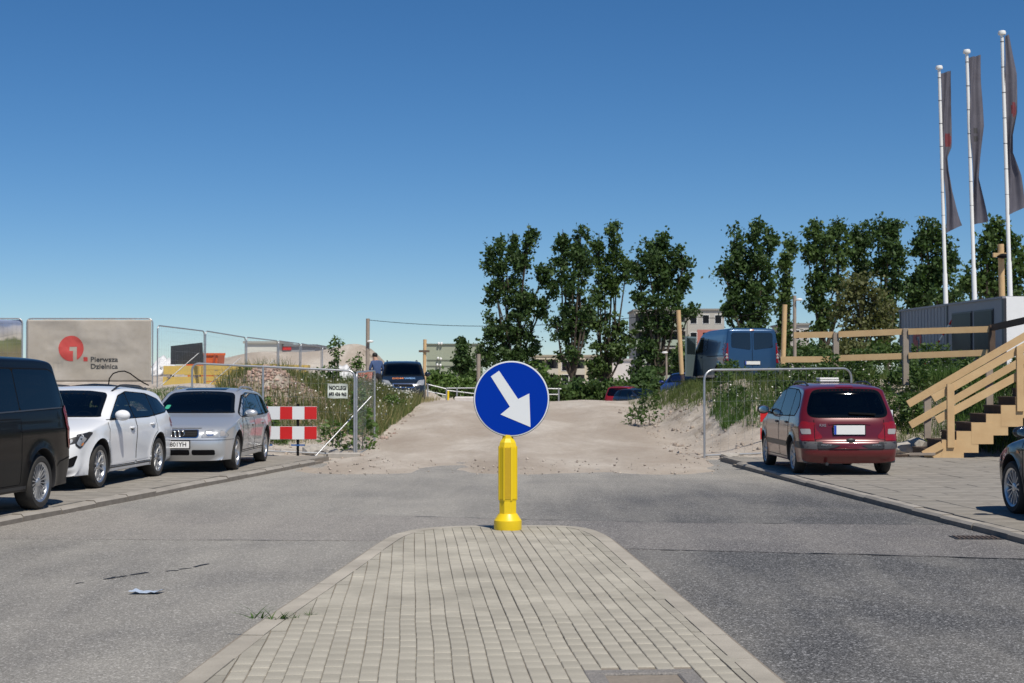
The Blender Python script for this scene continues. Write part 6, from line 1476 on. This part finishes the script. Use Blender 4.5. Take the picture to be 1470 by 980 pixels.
tree('poplar_tree', 'twin topped poplar with a slender trunk between willow and office', 116, (1270, 540), [(1264, 330, 11, 18), (1284, 330, 10, 18), (1275, 350, 18, 24), (1290, 365, 12, 20), (1262, 375, 10, 22), (1282, 390, 17, 24), (1290, 415, 10, 16), (1272, 425, 13, 24), (1280, 455, 12, 18)], 0, 10, 1.0, group=GP)
tree('poplar_tree', 'dark poplar behind the grey wall of the site office and farthest flagpole', 108, (1335, 540), [(1332, 332, 14, 20), (1345, 350, 18, 24), (1322, 355, 12, 20), (1335, 385, 24, 26), (1318, 400, 12, 18), (1350, 400, 18, 22), (1330, 425, 30, 18), (1365, 375, 10, 18), (1310, 430, 12, 10), (1370, 425, 18, 16)], 0, 11, 1.1, group=GP)
tree('broadleaf_tree', 'loose leafy tree between the flagpoles behind the white office wall', 80, (1420, 520), [(1430, 335, 12, 22), (1418, 355, 14, 22), (1450, 350, 14, 26), (1410, 385, 20, 22), (1440, 385, 20, 26), (1465, 380, 14, 24), (1395, 410, 16, 16), (1425, 415, 24, 20), (1460, 415, 20, 18)], 1, 12, .9, leaf=.2, clump=.5)
tree('conifer_tree', 'small dense conifer beside the pale green hall', 104, (667, 560), [(664, 492, 4, 9), (665, 503, 8, 10), (666, 516, 12, 10), (667, 530, 16, 12), (672, 545, 18, 12)], 0, 13, 3.0, leaf=.2, clump=.35)
GB = 'green bushes along the foot of the poplars'
for k, (px_, py_, rx_, ry_, Y, mi, lab) in enumerate([(635, 545, 20, 14, 96, 3, 'bright green bush left of the small conifer'), (655, 552, 22, 12, 94, 3, 'bright green bush at the foot of the small conifer'), (690, 550, 18, 20, 98, 1, 'mid green bush below the leaning poplar'),
        (775, 545, 22, 26, 97, 3, 'tall bright bush just right of the blue sign'), (800, 560, 16, 18, 95, 1, 'dark green bush behind the wire fence end'), (830, 562, 22, 16, 99, 0, 'dark low bush at the slim poplar trunk'), (860, 562, 24, 16, 97, 1, 'spreading bush before the cream apartment block'),
        (885, 556, 14, 12, 101, 3, 'light green bush beside the red people carrier'), (925, 545, 20, 18, 104, 0, 'dark bush round the wide poplar trunk'), (985, 515, 16, 26, 105, 1, 'tall bush behind the yellow timber post'),
        (1160, 505, 26, 14, 95, 0, 'dark bush behind the plank fence end'), (1215, 505, 34, 14, 92, 2, 'olive bush behind the middle of the plank fence'), (1270, 505, 28, 14, 94, 1, 'green bush beside the corner of the site office')]):
    tree('bush', lab, Y, (px_, py_ + ry_), [(px_, py_, rx_, ry_, rx_), (px_ - rx_ * .5, py_ + ry_ * .4, rx_ * .6, ry_ * .6, rx_ * .6), (px_ + rx_ * .5, py_ + ry_ * .35, rx_ * .6, ry_ * .6, rx_ * .6)], mi, 30 + k, 1.5, leaf=.22, clump=.5, group=GB, cat='bush', trunk_r=.08)
# saplings on the left bank
def sapling(px_, top, bot, Y, seed, lab, wd, n=90):
    rs = np.random.RandomState(seed); x0 = X(px_, Y); zb_ = G(x0, Y); g = empty('sapling', (x0, Y, zb_), 0, lab, 'sapling'); H = Zh(top, Y) - zb_; st_ = MB(); pts = [(0, 0, -.1)]
    for i in range(1, 7): pts.append((.08 * math.sin(i + seed), .06 * math.cos(i * 1.3), H * i / 6))
    st_.tube(pts, [.03, .028, .024, .02, .015, .01, .005], 6); st_.build('stem', mat('green_bark', (.10, .11, .06), .8), g, 60); V = []; Fq = []; br = MB()
    for q in range(n):
        t_ = rs.uniform(.3, 1.0); a = rs.uniform(0, 6.28); L = wd * rs.uniform(.5, 1) * (1.15 - t_ * .6); o_ = np.array([0, 0, H * t_]); d_ = np.array([math.cos(a), math.sin(a), rs.uniform(.1, .5)])
        br.tube([tuple(o_), tuple(o_ + d_ * L * .6), tuple(o_ + d_ * L + [0, 0, -.08])], [.008, .006, .003], 4, False)
        for m_ in range(9):
            s = rs.uniform(.25, 1.05); c_ = o_ + d_ * L * s + rs.normal(size=3) * .04; le = rs.normal(size=3) * [1, 1, .5] + [0, 0, -.5]; le /= np.linalg.norm(le); wv = np.cross(le, rs.normal(size=3)); wv /= np.linalg.norm(wv); l_ = rs.uniform(.08, .15)
            i0 = len(V); V += [c_, c_ + le * l_ * .5 + wv * l_ * .22, c_ + le * l_, c_ + le * l_ * .5 - wv * l_ * .22]; Fq.append((i0, i0 + 1, i0 + 2, i0 + 3))
    br.build('twigs', BARK, g); link('leaves', fastmesh('leaves', V, Fq), LM[3], g)
sapling(481, 484, 545, 43, 5, 'slender sapling with fresh drooping leaves above the paper notice', .34, 40)
sapling(512, 507, 560, 45, 9, 'small leaning sapling beside the standing man', .42, 34)
# leafy weeds on the banks
def weed_mesh(seed, H, n, wd):
    rs = np.random.RandomState(seed); V = []; Fq = []
    for q in range(n):
        a = rs.uniform(0, 6.28); t_ = rs.rand(); rr_ = wd * rs.rand() ** .6 * (1.1 - t_ * .7); c_ = np.array([math.cos(a) * rr_, math.sin(a) * rr_, H * t_ ** .8]); le = np.array([math.cos(a), math.sin(a), rs.uniform(-.4, .9)]) + rs.normal(size=3) * .3; le /= np.linalg.norm(le)
        wv = np.cross(le, rs.normal(size=3)); wv /= np.linalg.norm(wv); l_ = rs.uniform(.06, .16); i0 = len(V); V += [c_, c_ + le * l_ * .5 + wv * l_ * .25, c_ + le * l_, c_ + le * l_ * .5 - wv * l_ * .25]; Fq.append((i0, i0 + 1, i0 + 2, i0 + 3))
    return fastmesh('leaves', V, Fq)
WM = [weed_mesh(60 + k, h_, n_, w_) for k, (h_, n_, w_) in enumerate(((.75, 240, .28), (.45, 200, .38), (.30, 150, .30), (1.0, 300, .30)))]
for k, m_ in enumerate(WM): m_.materials.append(LM[1 if k % 2 else 3])
stemm = MB().tube([(0, 0, -.1), (0, 0, .3)], .012, 5).mesh('stem'); stemm.materials.append(BARK)
def weed(x, y, k, s, lab, grp):
    g = empty('weed_plant', (x, y, G(x, y)), random.uniform(0, 6), lab, 'weed', grp); o = link('leaves', WM[k], None, g); o.scale = (s, s, s * random.uniform(.8, 1.2)); link('stem', stemm, None, g)
weed(X(932, 41.5), 41.5, 3, 1.05, 'lone dark bushy weed at the toe of the right bank by the dirt road', None)
weed(X(912, 42.5), 42.5, 1, .9, 'low broad leaved weed beside the lone bushy weed on the dirt road edge', None)
weed(X(476, 33.2), 33.4, 0, 1.0, 'grey green weed clump behind the front fence foot block', None); weed(X(520, 34.5), 34.6, 0, 1.2, 'tall weed clump inside the short turned fence panel', None)
def weed_mass(name, lab, n, xr, yr, keep, smin, smax, kinds, mt, seed):
    rs = np.random.RandomState(seed); VV = []; FF = []; off = 0
    src = []
    for m_ in WM:
        co = np.empty(len(m_.vertices) * 3, np.float32); m_.vertices.foreach_get('co', co); src.append(co.reshape(-1, 3))
    for k in range(n):
        x, y = rs.uniform(*xr), rs.uniform(*yr)
        if not keep(x, y): continue
        co = src[kinds[rs.randint(len(kinds))]] * rs.uniform(smin, smax); a = rs.uniform(0, 6.28); c_, s_ = math.cos(a), math.sin(a)
        VV.append(np.stack([co[:, 0] * c_ - co[:, 1] * s_ + x, co[:, 0] * s_ + co[:, 1] * c_ + y, co[:, 2] + G(x, y)], 1)); FF.append(np.arange(len(co)).reshape(-1, 4) + off); off += len(co)
    tag(link(name, fastmesh(name, np.concatenate(VV), np.concatenate(FF)), mt), lab, 'weeds', kind='stuff')
weed_mass('weeds_right_bank', 'leafy green weeds scattered through the grass of the right bank', 150, (5.2, 13), (32.6, 44), lambda x, y: G(x, y) > .25 and (x > 7.5 or random.random() < .45), .6, 1.1, (0, 1, 2, 3), LM[1], 77)
weed_mass('weeds_left_bank', 'leafy green weeds scattered through the tall grass of the left bank', 55, (-7.5, -3.6), (33.5, 50), lambda x, y: G(x, y) > .2 and not (abs(x + 6.3) < 1.3 and abs(y - 39) < 1.6), .5, 1.0, (0, 1, 2, 3), LM[3], 78)
weed_mass('weeds_site_edge', 'low leafy weeds along the foot of the banner fence', 60, (-15.5, -8.5), (38, 46), lambda x, y: True, .25, .55, (1, 2), LM[3], 79)
# grass blades
def grass(name, lab, n, xr, yr, keep, hmin, hmax, mt, seed, wd=.012):
    rs = np.random.RandomState(seed); x = rs.uniform(*xr, n * 4); y = rs.uniform(*yr, n * 4); pr_ = keep(x, y); ok = rs.rand(n * 4) < pr_; x, y = x[ok][:n], y[ok][:n]; m_ = len(x); z = hgt(x, y) - .03
    h = rs.uniform(hmin, hmax, m_) * (.6 + .7 * (fbm(x * .7, y * .7, seed) + .5)); a = rs.uniform(0, 2 * np.pi, m_); ln = rs.uniform(.05, .5, m_) * h; lx, ly = np.cos(a) * ln, np.sin(a) * ln; b2 = rs.uniform(0, 2 * np.pi, m_); wx, wy = np.cos(b2) * wd * .5, np.sin(b2) * wd * .5
    V = np.stack([np.stack([x - wx, y - wy, z], 1), np.stack([x + wx, y + wy, z], 1), np.stack([x + lx * .35 + wx * .8, y + ly * .35 + wy * .8, z + h * .6], 1), np.stack([x + lx * .35 - wx * .8, y + ly * .35 - wy * .8, z + h * .6], 1),
                  np.stack([x + lx + wx * .15, y + ly + wy * .15, z + h], 1), np.stack([x + lx - wx * .15, y + ly - wy * .15, z + h], 1)], 1).reshape(-1, 3)
    i0 = np.arange(m_) * 6; Fq = np.concatenate([np.stack([i0, i0 + 1, i0 + 2, i0 + 3], 1), np.stack([i0 + 3, i0 + 2, i0 + 4, i0 + 5], 1)])
    o = link(name, fastmesh(name, V, Fq), mt); tag(o, lab, 'grass', kind='stuff')
GR = leafmat('grass_green', (.05, .085, .02), (.14, .17, .05), .25); GD = leafmat('grass_dry', (.22, .19, .08), (.36, .31, .16), .2); GF = leafmat('grass_fresh', (.045, .10, .018), (.09, .16, .035), .25)
def kr_(x, y):
    h = hgt(x, y); pt = sst(-.12, .22, fbm(x * .55, y * .55, 71)); top = sst(.6, 1.15, h); foot = sst(.9, .2, h) * sst(4.6, 6.0, x) * .8
    return np.clip((top * .9 + foot + .25 * pt) * (.45 + .55 * pt) * (h > .13), 0, 1) * sst(4.8, 5.8, x + .22 * (y - 38)) 
grass('grass_right_bank', 'tall green grass covering the right bank', 60000, (4.2, 14.5), (31.2, 56), kr_, .12, .34, GR, 72, .014)
grass('fresh_grass_right', 'fresh green grass tufts by the stairs and behind the red car', 26000, (5, 13.5), (28.6, 40), lambda x, y: np.clip(sst(.1, .3, hgt(x, y)) * sst(1.4, .6, hgt(x, y)) * sst(-.15, .2, fbm(x * .6 + 4, y * .6, 73)) + sst(9.2, 10, x) * sst(.1, .3, hgt(x, y)), 0, 1), .18, .42, GF, 74, .013)
def kl_(x, y):
    h = hgt(x, y); pt = sst(-.2, .2, fbm(x * .6, y * .6, 75)); heap = np.exp(-(((x + 6.3) / 1.5) ** 2 + ((y - 39) / 1.8) ** 2)); return np.clip(sst(.15, .5, h) * (.2 + .8 * pt) * (1 - 1.1 * heap) * sst(57, 50, y), 0, 1)
grass('grass_left_bank', 'tall weedy grass covering the left bank', 40000, (-7.6, -3.3), (32.6, 58), kl_, .2, .58, GR, 76, .013)
grass('dry_grass_left', 'dry straw coloured grass on the left bank', 16000, (-7.5, -3.3), (33, 57), kl_, .25, .6, GD, 77, .011)
grass('grass_site_edge', 'short grass and weeds below the banner fence', 16000, (-18, -9), (38, 47), lambda x, y: sst(.2, .6, hgt(x, y)) * sst(-.25, .15, fbm(x * .5, y * .5, 78)), .05, .16, GF, 79, .014)
grass('grass_crest', 'sparse grass along the crest of the dirt road', 2500, (-6, -2.6), (56, 66), lambda x, y: sst(-2.9, -3.6, x) + 0 * y, .1, .3, GD, 80, .015)
def dots(name, lab, n, xr, yr, keep, mt, seed, s=.02):
    rs = np.random.RandomState(seed); x = rs.uniform(*xr, n * 3); y = rs.uniform(*yr, n * 3); ok = rs.rand(n * 3) < keep(x, y); x, y = x[ok][:n], y[ok][:n]; V, Fq = quads_at(np.stack([x, y, hgt(x, y) + rs.uniform(.25, .6, len(x))], 1), s, rs=rs); tag(link(name, fastmesh(name, V, Fq), mt), lab, 'flowers', kind='stuff')
dots('flowers_left', 'tiny white wildflowers in the left bank weeds', 900, (-5.6, -3.3), (38, 55), kl_, mat('white_petal', (.75, .74, .66), .7), 81, .045)
dots('flowers_right', 'tiny white wildflowers in the right bank grass', 260, (5, 13), (29, 40), lambda x, y: sst(.2, .5, hgt(x, y)), mat('daisy_petal', (.75, .74, .68), .7), 82, .035)

# ------------------------------------------------------------------ rubble and stones
def stones(name, lab, n, pos, smin, smax, mt, seed, cat='rubble'):
    rs = np.random.RandomState(seed); V = []; Fc = []
    cube = np.array([(a, b_, c_) for a in (-1, 1) for b_ in (-1, 1) for c_ in (-1, 1)], float); fc = [(0, 1, 3, 2), (4, 6, 7, 5), (0, 4, 5, 1), (2, 3, 7, 6), (0, 2, 6, 4), (1, 5, 7, 3)]
    for k in range(n):
        x, y, zo = pos(rs); s = smin * (smax / smin) ** (rs.rand() ** 2.2); v = cube * (.5 + .5 * rs.rand(8, 1)) * s * np.array([1, rs.uniform(.6, 1), rs.uniform(.4, .8)]); a, b_ = rs.uniform(0, 6.28, 2)
        Ra_ = np.array([[math.cos(a), -math.sin(a), 0], [math.sin(a), math.cos(a), 0], [0, 0, 1]]); Rb = np.array([[1, 0, 0], [0, math.cos(b_), -math.sin(b_)], [0, math.sin(b_), math.cos(b_)]]); v = v @ Rb.T @ Ra_.T + [x, y, G(x, y) + zo + s * .2]; i0 = len(V); V += list(v); Fc += [tuple(i + i0 for i in f) for f in fc]
    tag(link(name, fastmesh(name, V, Fc), mt), lab, cat, kind='stuff')
stones('rubble', 'broken brick and concrete rubble covering the heap behind the silver car', 3200, lambda r: (-6.25 + r.normal() * 1.15, 38.6 + r.normal() * 1.3, 0), .016, .075, M['stone'], 91)
stones('rubble_edge', 'mixed rubble along the fence line behind the silver car', 1100, lambda r: (r.uniform(-12.5, -5), r.uniform(38, 44), 0), .02, .11, M['stone'], 92)
stones('bank_stones', 'small stones and clods on the banks and dirt road edge', 1500, lambda r: (lambda s: (s * r.uniform(3.2, 6.2) + .2, r.uniform(31.5, 52), 0))(-1 if r.rand() < .4 else 1), .012, .065, mat('clod', (.36, .30, .25), .95, var=.4, island=.35), 93)
stones('road_gravel', 'scattered pebbles where the dirt road meets asphalt', 900, lambda r: (r.uniform(-5, 5), 25 + 6 * r.rand() ** 1.5, .01), .006, .03, mat('pebble', (.42, .37, .32), .95, var=.4, island=.4), 94)
def chunk(name, x, y, d, seed, lab, mt, rz=0.0):
    rs = np.random.RandomState(seed); bm = bmesh.new(); bmesh.ops.create_icosphere(bm, subdivisions=2, radius=.5)
    for v in bm.verts:
        n_ = v.co.normalized(); q = max(abs(n_.x), abs(n_.y), abs(n_.z)); v.co = n_ * (.5 / q * .55 + .22) + Vector(rs.normal(size=3) * .035); v.co.x *= d[0]; v.co.y *= d[1]; v.co.z *= d[2]
    me = bpy.data.meshes.new(name); bm.to_mesh(me); bm.free(); o = link(name, me, mt); o.location = (x, y, max(G(x, y), 0) + d[2] * .25); o.rotation_euler = (rs.uniform(-.2, .2), rs.uniform(-.2, .2), rz); tag(o, lab, 'rubble')
chunk('concrete_chunk', X(452, 32.6), 32.75, (.55, .4, .3), 3, 'broken concrete lump at the foot of the leaning tube', M['concrete'], .4)
chunk('concrete_chunk', X(470, 32.7), 32.9, (.5, .35, .26), 4, 'flat concrete lump beside the broken one under the notice', M['concrete'], 1.0)
chunk('concrete_chunk', X(1047, 32.3), 32.2, (.42, .3, .14), 5, 'pale slab fragment in the grass behind the dark red car', M['concrete'], .2)
chunk('concrete_chunk', X(1290, 32.6), 32.4, (.6, .4, .3), 6, 'grey rubble lump at the left of the stair foot', M['concrete'], .2)
chunk('concrete_chunk', X(1312, 32.9), 32.7, (.5, .4, .35), 7, 'grey rubble lump behind the bottom stair post', M['concrete'], .9)
# weeds in the joints of the island, litter on the road
def tuft(px_, py_, s, n, seed, lab):
    rs = np.random.RandomState(seed); Y = Yg(py_, IZ); x = X(px_, Y); V = []; Fq = []
    for k in range(n):
        a = rs.uniform(0, 6.28); L = s * rs.uniform(.5, 1.0); d_ = np.array([math.cos(a), math.sin(a) * .6, 0]); wv = np.array([-math.sin(a), math.cos(a), 0]) * s * .035; up = rs.uniform(.25, .95); o_ = rs.normal(size=3) * s * .12; o_[2] = 0; i0 = len(V)
        for t_ in (0, .45, .8, 1.0): V += [o_ + d_ * L * t_ * (1 - up * .5) + wv * (1 - t_ * .9) + [0, 0, L * up * (t_ - .35 * t_ * t_)], o_ + d_ * L * t_ * (1 - up * .5) - wv * (1 - t_ * .9) + [0, 0, L * up * (t_ - .35 * t_ * t_)]]
        for q in range(3): Fq.append((i0 + 2 * q, i0 + 2 * q + 1, i0 + 2 * q + 3, i0 + 2 * q + 2))
    o = link('grass_tuft', fastmesh('grass_tuft', V, Fq), GF); o.location = (x, Y, IZ - .008); tag(o, lab, 'weed')
tuft(371, 884, .26, 10, 1, 'straggly grass tuft creeping off the island kerb'); tuft(402, 886, .19, 26, 2, 'dense green grass tuft in the island kerb joint'); tuft(425, 885, .07, 18, 3, 'tiny low weed between the two kerb tufts and the pavers'); tuft(445, 881, .09, 18, 4, 'small pale weed at the edge of the pavers')
tuft(684, 800, .045, 8, 5, 'tiny dry weed sprouting between island pavers, left of its twin'); tuft(702, 803, .04, 7, 6, 'tiny dry weed sprouting between island pavers below the bollard')
V = []; Yp = 12.05; xp = X(213, Yp); rs = np.random.RandomState(4)
for j in range(6):
    for i in range(9): V.append((xp + (i / 8 - .5) * .235 + (j / 5 - .5) * .03, Yp + (j / 5 - .5) * .13, .008 + .016 * abs(math.sin(i * .9 + j)) * rs.rand() + .018 * (abs(i / 8 - .5) * 2) ** 3))
po = link('paper_scrap', fastmesh('paper_scrap', V, [(j * 9 + i, j * 9 + i + 1, (j + 1) * 9 + i + 1, (j + 1) * 9 + i) for j in range(5) for i in range(8)]), mat('pale_blue_paper', (.42, .50, .62), .7, var=.3, scale=20)); tag(po, 'crumpled pale blue paper scrap lying on the left lane', 'litter')
